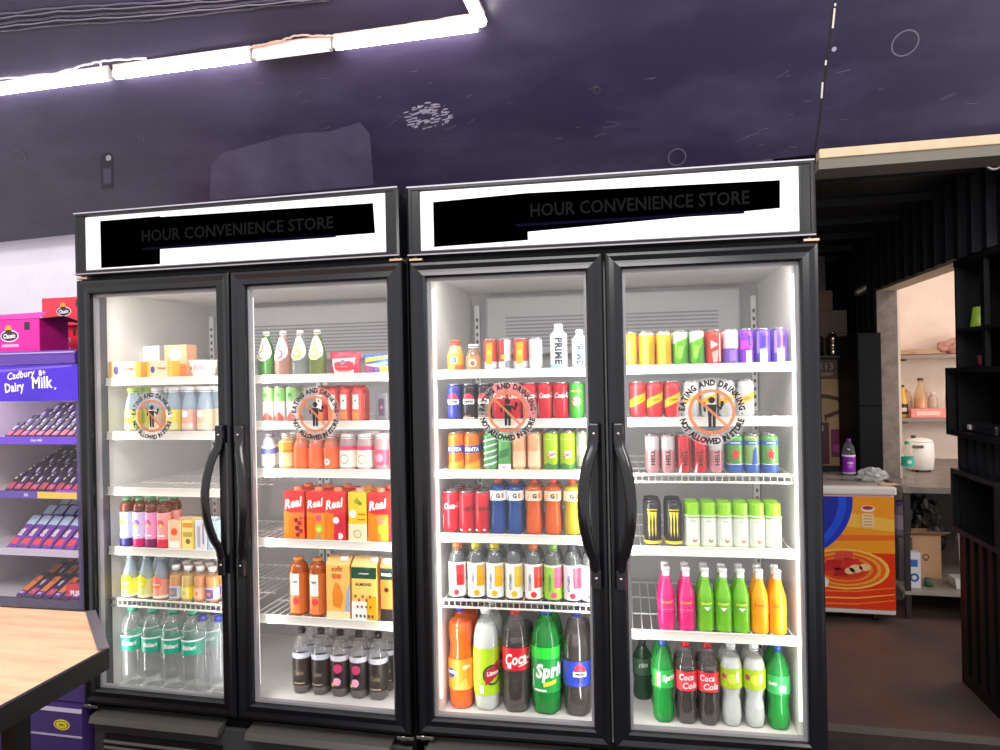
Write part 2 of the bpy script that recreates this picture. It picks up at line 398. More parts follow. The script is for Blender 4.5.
def cooler(fr, k, label, textx):
    root = empty('drink_cooler', fr[:3], fr[3], label, 'drink cooler', 'glass-door drink coolers')
    W = 1.2
    # cabinet shell
    mb = MB()
    li = .024*k
    lw = .033 if k == 0 else .05
    mb.box(li, lw, .045, .72, .1, 1.9, FR2); mb.box(W-.05, W, .045, .72, .1, 1.9, FR2)
    mb.box(lw, W-.05, .68, .72, .1, 1.9, FR2); mb.box(lw, W-.05, .045, .68, 1.86, 1.9, FR2); mb.box(lw, W-.05, .05, .68, .38, .405, FR2)
    cab = mb.build('cabinet', root)
    mb = MB()
    lw += .003; mb.box(lw-.003, lw, .046+.045*(k == 0), .67, .405, 1.86, LINER); mb.box(W-.056, W-.05, .046, .67, .405, 1.86, LINER)
    mb.box(lw, W-.056, .655, .68, .405, 1.86, M('#adadb0', .5)); mb.box(lw, W-.056, .046, .655, 1.845, 1.86, LINER)
    mb.box(lw, W-.056, .046, .655, .405, FLOORZ, LINER)
    mb.box(.57, .63, .046, .062, .43, 1.86, LINER, .003)           # centre post
    for a in (.07, .57, .60, 1.12):                                # slotted shelf standards
        mb.box(a, a+.02, .63, .655, .46, 1.8, M('#e2e2e2', .4))
        for i in range(44): mb.box(a+.006, a+.014, .628, .63, .49+i*.029, .503+i*.029, M('#55555a', .6))
    mb.build('liner', cab)
    # fan duct panel at the top of the back wall
    mb = MB(); mb.box(.12, W-.12, .60, .655, 1.60, 1.83, M('#b9b8bb', .4), .01)
    for i in range(9): mb.box(.2, W-.2, .597, .601, 1.63+i*.014, 1.636+i*.014, M('#8b8a90', .5))
    mb.build('fan_cover', root)
    # canopy with its sign
    z0, z1 = 1.895, 2.113
    mb = MB()
    mb.box(li*.5, W-.008, .02, .45, z0, z1, FRAME, .004)
    mb.frame(0, W-.008, z0, z1, [(0, .02), (0, -.006), (.006, -.012), (.014, -.012), (.018, -.004), (.018, .02)], FRAME)
    mb.box(.0, .042, -.009, .02, z0+.01, z1-.01, FRAME, .004); mb.box(W-.052, W-.010, -.009, .02, z0+.01, z1-.01, FRAME, .004)
    mb.box(.0, W-.01, -.0125, -.011, z1-.006, z1-.002, M('#a7a2ae', .3)); mb.box(.0, W-.01, -.0125, -.011, z0+.002, z0+.006, M('#8d8790', .3))
    can = mb.build('canopy', root)
    mb = MB(); mb.box(.04, W-.05, -.004, .02, z0+.014, z1-.014, M('#efe9ee', .3))
    zc = (z0+z1)/2; m = flat(-.004, 0, zc)
    INK = M('#000000', 1, spec=0); TXC = M('#0e0d10', .9, spec=.05); NB = M('#04021a', .9, spec=.05)
    for it in textx['blocks']:
        decal(mb, shape('poly', it), m, INK, None, .0006)
    decal(mb, shape('rect', *textx['navy']), m, NB, None, .0010)
    decal(mb, shape('text', 'HOUR CONVENIENCE STORE', textx['tx'], textx['tz'], .040, textx['rot'], textx['st'], .02, 0), m, TXC, None, .0014)
    s = mb.build('sign_panel', can); s['label'] = 'white sign panel with a black band and faint lettering'
    # hinges
    for x in (.015, W-.03):
        mb = MB(); BR = M('#b59c84', .35, .8); mb.box(x-.012, x+.03, -.006, .03, 1.882, 1.889, BR, .001); mb.lathe([(.006, 0), (.006, .012)], BR, 10, c=(x+.005, .006, 1.884)); mb.build('hinge', root)
        mb = MB(); mb.box(x-.02, x+.035, -.002, .03, .395, .405, CHROME, .001); mb.lathe([(.008, 0), (.008, .016)], CHROME, 10, c=(x, .006, .39)); mb.build('hinge', root)
    # doors
    for d in (0, 1):
        x0, x1 = .003+.6*d, .597+.6*d
        mb = MB()
        prof = [(.004, .042), (.0, .038), (0, -.004), (.004, -.010), (.012, -.012), (.026, -.006), (.034, -.008), (.044, -.010), (.050, -.004), (.050, .03), (.040, .042)]
        mb.frame(x0, x1, ZB, ZT, prof, FRAME)
        door = mb.build('door', root)
        mb = MB(); mb.frame(x0+.048, x1-.048, ZB+.048, ZT-.048, [(0, .012), (0, .03), (.010, .03), (.010, .012)], GASKET); mb.build('gasket', door)
        mb = MB(); mb.box(x0+.046, x1-.046, .010, .014, ZB+.046, ZT-.046, GLASS); g = mb.build('glass_pane', door)
        handle(door, x1-.035 if d == 0 else x0+.03, -1 if d == 0 else 1)
        sticker(door, *textx['st_pos'][d])
    # shelves
    for d in (0, 1):
        xa, xb = ((.037 if k == 0 else .058), .590) if d == 0 else (.594, 1.142)
        for (z, rail) in RAILS[2*k+d]:
            mb = MB(); WIRE = M('#e8e6e2', .35)
            for i in range(19):
                x = xa+.012+(xb-xa-.024)*i/18; mb.box(x-.0016, x+.0016, .09, .60, z-.0065, z-.0035, WIRE)
            for y in (.088, .25, .42, .60): mb.box(xa, xb, y, y+.004, z-.0105, z-.0065, WIRE)
            sh = mb.build('shelf', root)
            mb = MB()
            if rail:
                mb.prism([(.080, z+.001), (.084, z+.001), (.086, z-.026), (.078, z-.026)], RAILM, xa, xb, 'x')
                mb.box(xa, xb, .0775, .080, z-.002, z+.001, M('#efece6', .3)); mb.box(xa, xb, .0755, .079, z-.027, z-.024, M('#efece6', .3))
            else:
                mb.tube([(xa, .083, z-.003), (xb, .083, z-.003)], .0035, RAILM); mb.tube([(xa, .083, z-.027), (xb, .083, z-.027)], .0035, RAILM)
                for i in range(28): x = xa+(xb-xa)*(i+.5)/28; mb.box(x-.001, x+.001, .082, .085, z-.027, z-.003, RAILM)
            mb.build('price_rail', sh)
    if k == 0: mb = MB(); mb.box(.033, .036, .046, .090, .44, 1.84, M('#4c4a50', .45)); mb.build('inner_jamb', root)
    # led strips behind the door posts
    for x in ((.062, .562, .638, W-.060) if k else (.562, .638, W-.060)):
        mb = MB(); mb.box(x-.004, x+.004, .052, .064, .5, 1.8, M('#fffaf4', .5, 0, .6)); mb.build('light_strip', root)
    # lower front: ledge and vent grille
    mb = MB()
    mb.box(li, W, .04, .70, .03, .38, FR2); mb.box(.01, W-.01, .025, .04, .05, .36, M('#3a3a3d', .45), .004)
    for d in (0, 1):
        a = .03+.6*d
        mb.prism([(.04, .385), (-.012, .372), (-.02, .352), (-.014, .350), (.025, .362)], M('#5b5956', .3, .3), a, a+.5, 'x')
        mb.box(a+.03, a+.49, .018, .026, .14, .30, BLACK)
        for i in range(7): mb.prism([(.026, .15+i*.021), (.012, .146+i*.021), (.012, .150+i*.021), (.026, .158+i*.021)], M('#6b6966', .35, .2), a+.03, a+.49, 'x')
    mb.build('base_grille', root)
    for x in (.06, W-.06):
        for y in (.1, .64):
            mb = MB(); mb.lathe([(.025, -.03), (.025, -.01), (.012, 0), (.012, .03)], FR2, 12, c=(x, y, 0)); mb.build('foot', root)
    return root
def blockpts(fr, pts):
    o = []
    for p in pts:
        q = local(p[0], p[1], -.005, fr); o.append((q.x, q.z-(1.895+2.113)/2))
    return o
S1 = dict(blocks=[blockpts(F1, [(100, 221), (160, 216), (160, 264), (101, 268)]), blockpts(F1, [(158, 217), (373, 203), (375, 233), (159, 249)])],
          navy=(.27, .98, -.036, -.028), tx=.62, tz=.012, rot=.0, st=.96,
          st_pos=[(.283, 1.406, .083), (.89, 1.409, .087)])
S2 = dict(blocks=[blockpts(F2, [(433, 202), (526, 193), (528, 240), (434, 247)]), blockpts(F2, [(525, 193), (780, 180), (780, 208), (525, 232)])],
          navy=(.34, 1.0, -.034, -.026), tx=.70, tz=.012, rot=0.0, st=.86,
          st_pos=[(.301, 1.41, .092), (.901, 1.404, .098)])
C1 = cooler(F1, 0, 'tall black two-door drink cooler next to the purple chocolate cooler', S1)
C2 = cooler(F2, 1, 'tall black two-door drink cooler next to the doorway, with canned drinks', S2)
for o in (C1, C2):
    if 'group' in o: del o['group']
C1['group'] = C2['group'] = 'tall black drink coolers'

exec_products = True

# ------------------------------------------------------------------ things for sale
SILVER = M('#c4c4c8', .28, .9)
DOORW = ['first', 'second', 'third', 'fourth']; SHW = ['top', 'second', 'third', 'fourth', 'fifth', 'bottom']
def mk_can(r, h, col, items, lid='#c4c4c8', band=None, metal=.25):
    root = empty('soda_can')
    mb = MB(); body = M(col, .3, metal)
    mb.lathe([(r*.74, 0), (r*.80, .003), (r, .012), (r, h-.016), (r*.97, h-.011), (r*.88, h-.004)], body, 28)
    if band: mb.lathe([(r*1.004, band[0]*h), (r*1.004, band[1]*h)], M(band[2], .3, metal), 28, closed=False)
    art(mb, items, cyl(r), r, h, r*.3, .35)
    mb.build('can_body', root)
    mb = MB(); s = M(lid, .25, .9)
    mb.lathe([(r*.88, h-.004), (r*.90, h-.001), (r*.90, h), (r*.85, h), (r*.83, h-.004), (r*.2, h-.004)], s, 24)
    l = mb.build('lid', root)
    mb = MB(); mb.box(-.006, .006, -.010, .010, h-.004, h-.002, s, .0008); mb.lathe([(.003, 0), (.003, .001)], s, 8, c=(0, 0, h-.002)); mb.build('tab', l)
    return root
PROF = {
 'cola': [(.80, 0), (.92, .012), (.98, .05), (1, .12), (.93, .22), (.86, .31), (.93, .38), (1, .44), (1, .66), (.98, .70), (.86, .77), (.64, .84), (.42, .895), (.34, .92), (.34, .945)],
 'big': [(.84, 0), (.95, .012), (1, .05), (1, .15), (.96, .24), (.96, .28), (1, .32), (1, .66), (.97, .72), (.84, .80), (.6, .87), (.38, .92), (.33, .94), (.33, .96)],
 'waist': [(.84, 0), (.96, .015), (1, .06), (1, .30), (.97, .36), (.97, .50), (.90, .58), (.88, .63), (.95, .70), (1, .78), (.92, .84), (.68, .90), (.38, .935), (.30, .95), (.30, .965)],
 'lime': [(.72, 0), (.86, .02), (.92, .12), (.84, .28), (.74, .36), (.86, .43), (1, .5), (1, .72), (.9, .79), (.66, .86), (.42, .91), (.36, .93), (.36, .95)],
 'straight': [(.88, 0), (.97, .012), (1, .04), (1, .62), (.97, .66), (.98, .70), (.88, .78), (.62, .85), (.48, .885), (.46, .90), (.46, .92)],
 'sport': [(.82, 0), (.95, .015), (1, .06), (1, .28), (.90, .40), (.88, .48), (.94, .58), (1, .62), (1, .80), (.96, .83), (.72, .89), (.42, .92), (.40, .94)],
 'water': [(.86, 0), (.96, .012), (1, .04)] + [(q, .05+.032*i+.016*j) for i in range(13) for j, q in ((0, .995), (1, .915))] + [(.99, .47), (.99, .66), (1, .67), (1, .71), (.93, .78), (.72, .86), (.42, .92), (.38, .94), (.38, .955)],
 'plainwater': [(.86, 0), (.97, .015), (1, .05), (.97, .3), (.90, .42), (.92, .6), (.98, .68), (.93, .78), (.66, .87), (.42, .92), (.38, .94), (.38, .955)],
 'longneck': [(.92, 0), (.98, .01), (1, .03), (1, .52), (.97, .58), (.72, .70), (.48, .80), (.40, .88), (.38, .95), (.42, .955), (.42, .965)],
 'cone': [(.92, 0), (.98, .012), (1, .04), (1, .40), (.97, .46), (.70, .66), (.46, .84), (.36, .92), (.34, .95)],
 'milk': [(.92, 0), (.98, .012), (1, .04), (1, .52), (.96, .60), (.80, .74), (.62, .84), (.60, .90), (.60, .92)],
 'squat': [(.90, 0), (.98, .02), (1, .06), (1, .60), (.95, .70), (.70, .82), (.50, .88), (.50, .92)],
 'jar': [(.92, 0), (.98, .02), (1, .05), (1, .72), (.95, .80), (.76, .88), (.76, .90)],
 'square': [(.96, 0), (1, .01), (1, .80), (.92, .86), (.6, .92), (.45, .94), (.45, .95)],
 'spray': [(.96, 0), (1, .01), (1, .70), (1, .72)],
}
def cut(prof, z, below=True):
    o = []
    for i in range(len(prof)):
        r, q = prof[i]
        if q <= z: o.append((r, q))
        else:
            r0, q0 = prof[i-1]; t = (z-q0)/(q-q0); o.append((r0+(r-r0)*t, z)); break
    return o
def rad_at(prof, z):
    for (r0, q0), (r1, q1) in zip(prof, prof[1:]):
        if q0 <= z <= q1 and q1 > q0: return r0+(r1-r0)*(z-q0)/(q1-q0)
    return prof[-1][0]
def mk_bottle(name, r, h, prof, shell, drink=None, fill=.8, cap='#d8d8d8', label=None, items=(), capr=None, ribs=False, neck=None):
    """shell: material; drink: colour of the contents; label=(z0,z1,colour)"""
    root = empty(name); P = PROF[prof]
    petal = (lambda a, z: 1-.05*(1+math.cos(5*a))*max(0, 1-z/(.10*h))) if prof in ('cola', 'big', 'waist', 'lime') else None
    mb = MB(); mb.lathe([(q*r, z*h) for q, z in P], shell, 24, wob=petal); mb.build('bottle_body', root)
    if drink:
        dp = cut(P, fill)
        mb = MB(); mb.lathe([(max(q*r-.0012, .002), z*h+(.0015 if i == 0 else 0)) for i, (q, z) in enumerate(dp)], M(drink, .12, 0, spec=.6), 20, wob=petal); mb.build('drink', root)
    top = P[-1]; cr = (capr or top[0]*1.12)*r
    mb = MB(); cm = M(cap, .35)
    mb.lathe([(cr, 0), (cr*1.02, .002), (cr, h-top[1]*h-.003), (cr*.85, h-top[1]*h)], cm, 24, c=(0, 0, top[1]*h), smooth=False, wob=lambda a, z: 1+.03*(int(a*24/(2*PI)+.5) % 2))
    mb.lathe([(top[0]*r*1.15, 0), (top[0]*r*1.15, .003)], cm, 20, c=(0, 0, top[1]*h-.006))
    mb.build('cap', root)
    if neck:
        mb = MB(); z0, z1, c = neck
        mb.lathe([(rad_at(P, z0+(z1-z0)*i/4)*r+.0008, (z0+(z1-z0)*i/4)*h) for i in range(5)], M(c, .35), 24, closed=False); mb.build('neck_label', root)
    if label:
        z0, z1, c = label; n = 5
        zs = [z0+(z1-z0)*i/n for i in range(n+1)]; rl = max(rad_at(P, z) for z in zs)*r+.0008
        mb = MB(); lm = c if not isinstance(c, str) else M(c, .38)
        mb.lathe([(rl, z*h) for z in zs], lm, 28, closed=False)
        if items: art(mb, items, cyl(rl), r, h, r*.3, .38)
        mb.build('label', root)
    return root
def mk_carton(name, w, d, h, col, items, cap=None, side=None, gable=False, capx=.0):
    root = empty(name); mb = MB(); body = M(col, .4)
    if gable:
        mb.box(-w/2, w/2, -d/2, d/2, 0, h*.86, body, .0015)
        mb.prism([(-d/2, h*.86), (d/2, h*.86), (.004, h*.985), (-.004, h*.985)], M(gable if isinstance(gable, str) else col, .4), -w/2, w/2, 'x')
    else: mb.box(-w/2, w/2, -d/2, d/2, 0, h, body, .002)
    if side: mb.box(w/2-.0005, w/2+.0004, -d/2+.002, d/2-.002, .002, h*(.86 if gable else 1)-.002, M(side, .4))
    art(mb, items, flat(-d/2), w/2, h, None, .4)
    mb.build('carton_body', root)
    if cap:
        mb = MB(); cz = h*(.93 if gable else 1)
        mb.lathe([(.014, 0), (.014, .010), (.011, .014)], M(cap, .4), 16, c=(capx*w, -.0 if not gable else -d*.22, cz-(.002)), smooth=False)
        mb.build('cap', root)
    return root

CLEAR = clear('#f2f7f7', .05, .2); CLG = clear('#dfe9ea', .12, .2); GREENG = clear('#2fa04c', .45, .22); DGREEN = clear('#2a5a3c', .5, .2)
SMOKE = clear('#b9b3b0', .15, .25); BLUEG = clear('#c9d9e6', .35, .2)
def flavours():
    D = {}
    W = '#f4f2ee'
    red = '#d3142a'
    D['cola_can'] = lambda r, h: mk_can(r, h, '#cf1a2c', [(W, 'text', 'Coca-Cola', .75, .66, .72, .04, .66, .025, .35), ('#e04452', 'rect', -1.2, 1.2, .52, .525), (W, 'rect', -.9, -.84, .12, .46)])
    D['zero_can'] = lambda r, h: mk_can(r, h, '#d01b2e', [('#17080a', 'text', 'Coca-Cola', .75, .62, .72, .04, .66, .025, .35), (W, 'rect', -.8, -.4, .06, .1), (W, 'disc', .5, .09, .14)])
    D['pepsi_can'] = lambda r, h: mk_can(r, h, '#3c3f9e', [(W, 'disc', 0, .52, .86), ('#d22a44', 'poly', [(-.8, .58), (-.62, .67), (-.3, .73), (0, .75), (.3, .73), (.62, .67), (.8, .58)]), ('#2b2f8e', 'poly', [(-.8, .44), (-.6, .36), (-.3, .30), (0, .285), (.3, .3), (.6, .36), (.8, .44)]), ('#14121c', 'text', 'PEPSI', 0, .51, .34, 0, 1.15, .04, 0)])
    D['pepsi_black'] = lambda r, h: mk_can(r, h, '#2b2429', [(W, 'disc', 0, .52, .86), ('#c92b44', 'poly', [(-.8, .58), (-.62, .67), (-.3, .73), (0, .75), (.3, .73), (.62, .67), (.8, .58)]), ('#15131a', 'poly', [(-.8, .44), (-.6, .36), (-.3, .30), (0, .285), (.3, .3), (.6, .36), (.8, .44)]), ('#14121c', 'text', 'PEPSI', 0, .51, .34, 0, 1.15, .04, 0), (W, 'rect', -.8, .8, .05, .08), ('#c77a2c', 'rect', -.7, .3, .1, .13)])
    D['lime_can'] = lambda r, h: mk_can(r, h, '#3aa332', [('#e8b9c0', 'disc', 0, .48, .62), ('#c4485c', 'ring', 0, .48, .5, .62), ('#2c6e28', 'text', '7UP', 0, .48, .5, 0, .9, .04, 0), ('#e4d84c', 'rect', -.6, .6, .74, .78)])
    D['orange_can'] = lambda r, h: mk_can(r, h, '#f0781e', [('#fba02c', 'poly', [(-1.4, .1), (1.4, .28), (1.4, .0), (-1.4, .0)]), ('#22409c', 'poly', [(-1.3, .44), (1.3, .47), (1.3, .66), (-1.3, .62)]), (W, 'text', 'FANTA', 0, .55, .52, 0, .85, .05, .1)])
    D['stripe_can'] = lambda r, h: mk_can(r, h, '#5fae66', [(W, 'poly', [(-1.2, .08+i*.16), (1.2, .2+i*.16), (1.2, .25+i*.16), (-1.2, .13+i*.16)]) for i in range(5)])
    D['green_can'] = lambda r, h: mk_can(r, h, '#62b35e', [(W, 'rect', -1, 1, .02, .16), ('#2e7a3a', 'poly', [(-.8, .3), (.6, .38), (.8, .6), (-.6, .5)]), ('#3a3a3a', 'text', 'tea', 0, .09, .25)])
    D['peach_can'] = lambda r, h: mk_can(r, h, '#f2b183', [('#c98a62', 'rect', -1.5, 1.5, .62, .625), ('#f6c8a2', 'rect', -1, 1, .1, .5)])
    D['dew_can'] = lambda r, h: mk_can(r, h, '#a9cf1c', [('#3d7a2c', 'poly', [(-1.3, .02), (1.3, .02), (1.3, .22), (.3, .14), (-.4, .2), (-1.3, .12)]), ('#dfe9d2', 'disc', .1, .42, .5, .9), ('#cc6a64', 'text', 'Dew', .1, .42, .55, .3, .9, .06, .2), ('#e9efdc', 'rect', -1, 1, .80, .81)])
    D['greygreen_can'] = lambda r, h: mk_can(r, h, '#8d9a84', [('#b98f86', 'rect', -1, 1, .4, .6), ('#5b6a54', 'rect', -1, 1, .02, .12)])
    D['foodcan'] = lambda r, h: mk_can(r, h, '#eceae6', [('#c2412c', 'rect', -1.5, 1.5, .28, .96), ('#f2a622', 'poly', [(-.6, .2), (.3, .2), (.4, .9), (-.5, .86)]), ('#f8d04c', 'disc', -.1, .56, .32)])
    D['foodcan2'] = lambda r, h: mk_can(r, h, '#eceae6', [('#b23c2a', 'rect', -1.5, .2, .28, .96), ('#d8b23c', 'disc', .0, .42, .36), ('#8a8f96', 'rect', .3, 1.4, .1, .3)])
    D['white_can'] = lambda r, h: mk_can(r, h, '#eae8e6', [('#c9c7c9', 'rect', -.6, .7, .2, .8), ('#dddadc', 'text', 'MILK', 0, .5, .3)])
    D['gold_can'] = lambda r, h: mk_can(r, h, '#e2a81e', [('#f3c93a', 'rect', -.5, .5, .12, .8), ('#b87c18', 'text', 'GOLD', 0, .5, .3, PI/2, 1, .03, 0), ('#d9d5cc', 'rect', -1, 1, .0, .06)])
    D['yellow_can'] = lambda r, h: mk_can(r, h, '#f4b214', [('#f9cf4a', 'rect', -.6, .1, .06, .9), ('#ece6d8', 'rect', -.9, .9, .9, .95), ('#f59a1a', 'rect', .35, .9, .05, .7)])
    D['apple_can'] = lambda r, h: mk_can(r, h, '#6cb82c', [('#e9efe2', 'poly', [(-1.2, .62), (1.2, .82), (1.2, .96), (-1.2, .96)]), ('#93cf4c', 'rect', -.4, .6, .2, .55), ('#3f8f22', 'poly', [(.0, .1), (.9, .1), (.9, .6), (.4, .5)])])
    D['red_tri_can'] = lambda r, h: mk_can(r, h, '#e2463c', [(W, 'poly', [(-.5, .7), (-.5, .46), (.4, .58)]), ('#f2a49c', 'poly', [(-.4, .36), (.5, .44), (.3, .1), (-.2, .06)]), (W, 'rect', .6, .75, .1, .9)])
    D['purplewhite_can'] = lambda r, h: mk_can(r, h, '#e6dfe2', [('#6b4aa8', 'rect', -1.5, 1.5, .04, .46), ('#c9a5b0', 'text', 'milk', 0, .7, .4, .5), ('#8a6ac0', 'rect', -.4, .4, .1, .4)])
    D['magenta_can'] = lambda r, h: mk_can(r, h, '#8a3fd0', [('#d83fc4', 'poly', [(-1.2, .4), (1.0, .52), (.8, .7), (-1, .66)]), ('#efe5cf', 'rect', -.25, .55, .02, .38), ('#4a2aa0', 'rect', .1, .7, .5, .8)])
    D['violet_can'] = lambda r, h: mk_can(r, h, '#6d4fce', [('#4826b4', 'rect', -.2, .8, .5, .78), ('#efe5cf', 'rect', -.45, .45, .02, .42), ('#a78be0', 'rect', -.9, -.5, .3, .9)])
    D['ginger_can'] = lambda r, h: mk_can(r, h, '#d8363c', [('#f2bf1c', 'poly', [(-1.4, .26), (1.4, .52), (1.4, .74), (-1.4, .48)]), ('#7a3a14', 'text', 'STING', 0, .50, .34, .22, .95, .03, .3), ('#e8757a', 'rect', -.9, .9, .84, .85)])
    D['soda_silver'] = lambda r, h: mk_can(r, h, '#cfd2d2', [('#efb026', 'poly', [(-1.4, .3), (1.4, .54), (1.4, .72), (-1.4, .48)]), ('#8a6a2c', 'text', 'SODA', 0, .51, .3, .2, .95, .03, .3)])
    D['hell_can'] = lambda r, h: mk_can(r, h, '#c93038', [('#8e1620', 'poly', [(-1.2, .9), (-.2, .5), (-1.2, .2)]), ('#1a1416', 'text', 'HELL', .1, .42, .62, PI/2, 1.2, .03, 0), ('#e6dada', 'poly', [(-1, .02), (-.4, .3), (-.5, .02)])])
    D['hell_grey'] = lambda r, h: mk_can(r, h, '#c98a8e', [('#b8b4b6', 'rect', -1.2, 1.2, .6, .95), ('#2a2022', 'text', 'HELL', .1, .42, .62, PI/2, 1.2, .03, 0)])
    star = [(math.sin(2*PI*i/10)*(.62 if i % 2 == 0 else .26), .5+math.cos(2*PI*i/10)*(.62 if i % 2 == 0 else .26)*.27) for i in range(10)]
    def beer(c, red=True):
        pieces = [('#2c4c94', 'rect', -1.5, 1.5, .04, .24), ('#e8ece8', 'rect', -1.5, 1.5, .24, .255), ('#2f5fa8', 'rect', -1.5, 1.5, .74, .84), ('#f0f0f0', 'text', 'ORIGINAL', 0, .79, .2, 0, .9, .02, 0)]
        if red:
            c0 = (0, .5)
            for i in range(5):
                a = 2*i; pieces.append(('#d22d2d', 'poly', [star[(a-1) % 10], star[a], star[(a+1) % 10], c0]))
        else: pieces += [('#2c4c94', 'poly', [(-.2, .25), (.6, .25), (.4, .7), (0, .6)])]
        return lambda r, h: mk_can(r, h, c, pieces)
    D['star_can'] = beer('#5f9a4e'); D['silverbeer_can'] = beer('#8fb06c', False)
    claw = lambda x: ('#f2d62a', 'poly', [(x-.17, .76), (x+.15, .76), (x+.06, .52), (x+.08, .32), (x, .2), (x-.08, .34), (x-.05, .55)])
    D['claw_can'] = lambda r, h: mk_can(r, h, '#2a2826', [claw(-.36), claw(0), claw(.36), ('#e0c42c', 'rect', -1.5, 1.5, .05, .12), ('#f2d62a', 'rect', -.6, .6, .80, .82)], lid='#55555a')
    D['tri_can'] = lambda r, h: mk_can(r, h, '#e9e6e2', [('#86b86c', 'rect', -1.5, 1.5, .58, .96), ('#d2463c', 'poly', [(-1, .1), (.2, .3), (1, .14), (1, .04), (-1, .02)]), ('#4d8f44', 'disc', 0, .76, .4)])
    # --- bottles
    B = mk_bottle
    D['big_orange'] = lambda r, h: B('plastic_bottle', r, h, 'waist', clear('#f58a3c', .1, .2), '#f0641a', .86, '#3a3aa0', (.20, .50, '#f7902a'), [('#22409c', 'disc', -.75, .36, .38), (W, 'text', 'FANTA', -.7, .37, .26, 0, .9, .05, 0), ('#ffc26a', 'disc', .45, .42, .2), (W, 'text', '+20%', .62, .43, .2), ('#fbb24c', 'poly', [(-.6, .2), (.9, .2), (.5, .32), (-.1, .24)])])
    D['big_lime'] = lambda r, h: B('plastic_bottle', r, h, 'big', CLG, '#cfd2c9', .86, '#eeeeee', (.16, .62, '#a8cc1e'), [('#c6dd4c', 'rect', -1.5, -.4, .2, .58), ('#1d4a24', 'ring', .7, .36, .62, .78), ('#b61f34', 'poly', [(.1, .26), (1.3, .36), (1.3, .50), (.1, .40)]), (W, 'text', 'Limca', .72, .38, .34, .12, .9, .04, .2), (W, 'rect', -.3, -.02, .18, .26)])
    D['big_cola'] = lambda r, h: B('plastic_bottle', r, h, 'big', clear('#cfc6c2', .06, .2), '#1c0e0c', .74, '#d01a2c', (.42, .64, '#d01a2c'), [(W, 'text', 'Coca-Cola', .95, .55, .85, .12, .7, .03, .3), (W, 'rect', -.6, -.3, .44, .48), (W, 'poly', [(.2, .46), (1.1, .485), (1.1, .495), (.2, .47)])])
    D['big_sprite'] = lambda r, h: B('plastic_bottle', r, h, 'big', clear('#2fa54a', .5, .2), '#1f9a3c', .70, '#2c50a0', (.22, .66, '#1da044'), [('#2fdc3c', 'rect', -3.1, 3.1, .55, .66), (W, 'text', 'Sprite', .75, .42, 1.3, .06, .8, .05, .25), (W, 'rect', -.85, -.75, .26, .44), ('#e8d83c', 'poly', [(-.0, .28), (.9, .31), (.9, .35), (.0, .32)]), (W, 'rect', -.7, .2, .235, .255)])
    D['big_pepsi'] = lambda r, h: B('plastic_bottle', r, h, 'big', clear('#cfc6c2', .06, .2), '#1a100f', .80, '#2c3a98', (.30, .54, '#2f45b4'), [(W, 'disc', .35, .42, .5), ('#d22a44', 'poly', [(-.1, .44), (.0, .485), (.2, .515), (.5, .515), (.7, .485), (.8, .44)]), ('#2b2f8e', 'poly', [(-.1, .395), (.0, .355), (.2, .33), (.5, .33), (.7, .355), (.8, .395)]), ('#14121c', 'text', 'PEPSI', .35, .418, .2, 0, 1.1, .05, 0)])
    D['sprite'] = lambda r, h: B('plastic_bottle', r, h, 'cola', clear('#35b052', .45, .2), '#2b9c48', .72, '#2c50a0', (.44, .66, '#27b04a'), [('#e9e9e0', 'rect', -.9, -.4, .46, .64), ('#e07a2c', 'rect', -.9, -.75, .46, .64), (W, 'text', 'Sprite', .55, .56, .75, .06, .8, .05, .2)])
    D['sprite2'] = lambda r, h: B('plastic_bottle', r, h, 'cola', clear('#35b052', .45, .2), '#2b9c48', .72, '#2c50a0', (.44, .66, '#3aa65c'), [(W, 'text', 'Sprite', -.7, .56, .4, .06, .8, .05, .2), ('#d8ead8', 'rect', -.1, .5, .47, .55)])
    D['dark_green'] = lambda r, h: B('plastic_bottle', r, h, 'cola', DGREEN, '#27402e', .75, '#30343c', (.44, .72, '#3d5a44'), [('#b9c9b9', 'text', 'rite', 0, .62, .5, .1, .9, .03, .2)])
    D['cola'] = lambda r, h: B('plastic_bottle', r, h, 'cola', clear('#cfc6c2', .06, .2), '#1c0e0c', .72, '#d01a2c', (.42, .66, '#d8323e'), [('#f4dada', 'text', 'Coca', -.1, .59, .62, .05, .8, .03, .25), ('#f4dada', 'text', 'Cola', .25, .49, .62, .05, .9, .03, .25)])
    D['lime'] = lambda r, h: B('plastic_bottle', r, h, 'lime', CLG, '#c9cbc4', .84, '#efefef', (.48, .72, '#a6c41e'), [('#c8d84c', 'disc', -.1, .60, .5), ('#b03a5c', 'disc', -.9, .62, .25), ('#dfe8c0', 'rect', .2, .5, .56, .68)])
    D['pink_alco'] = lambda r, h: B('glass_bottle', r, h, 'longneck', M('#d92f78', .2), None, 0, '#e8e6ea', (.30, .50, '#d92f78'), [('#e86aa0', 'rect', -3.1, 3.1, .0, .0), ('#f29a3c', 'text', 'breezer', 0, .46, .40, .05, .8, .04, .1), ('#f3a9c8', 'rect', -.7, .7, .34, .345)], neck=(.86, .955, '#efe9ee'))
    D['green_alco'] = lambda r, h: B('glass_bottle', r, h, 'longneck', M('#6db32c', .2), None, 0, '#e8e6ea', (.30, .50, '#62a82a'), [('#cfe04c', 'text', 'breezer', 0, .46, .40, .05, .8, .04, .1), ('#eef2e0', 'poly', [(-.4, .40), (.4, .40), (0, .34)])], neck=(.86, .955, '#eef0e8'))
    D['orange_alco'] = lambda r, h: B('glass_bottle', r, h, 'longneck', M('#f7a01e', .2), None, 0, '#e8e6ea', (.30, .50, '#f59a1c'), [('#e0701c', 'text', 'breezer', 0, .46, .40, .05, .8, .04, .1)], neck=(.86, .955, '#f3ece0'))
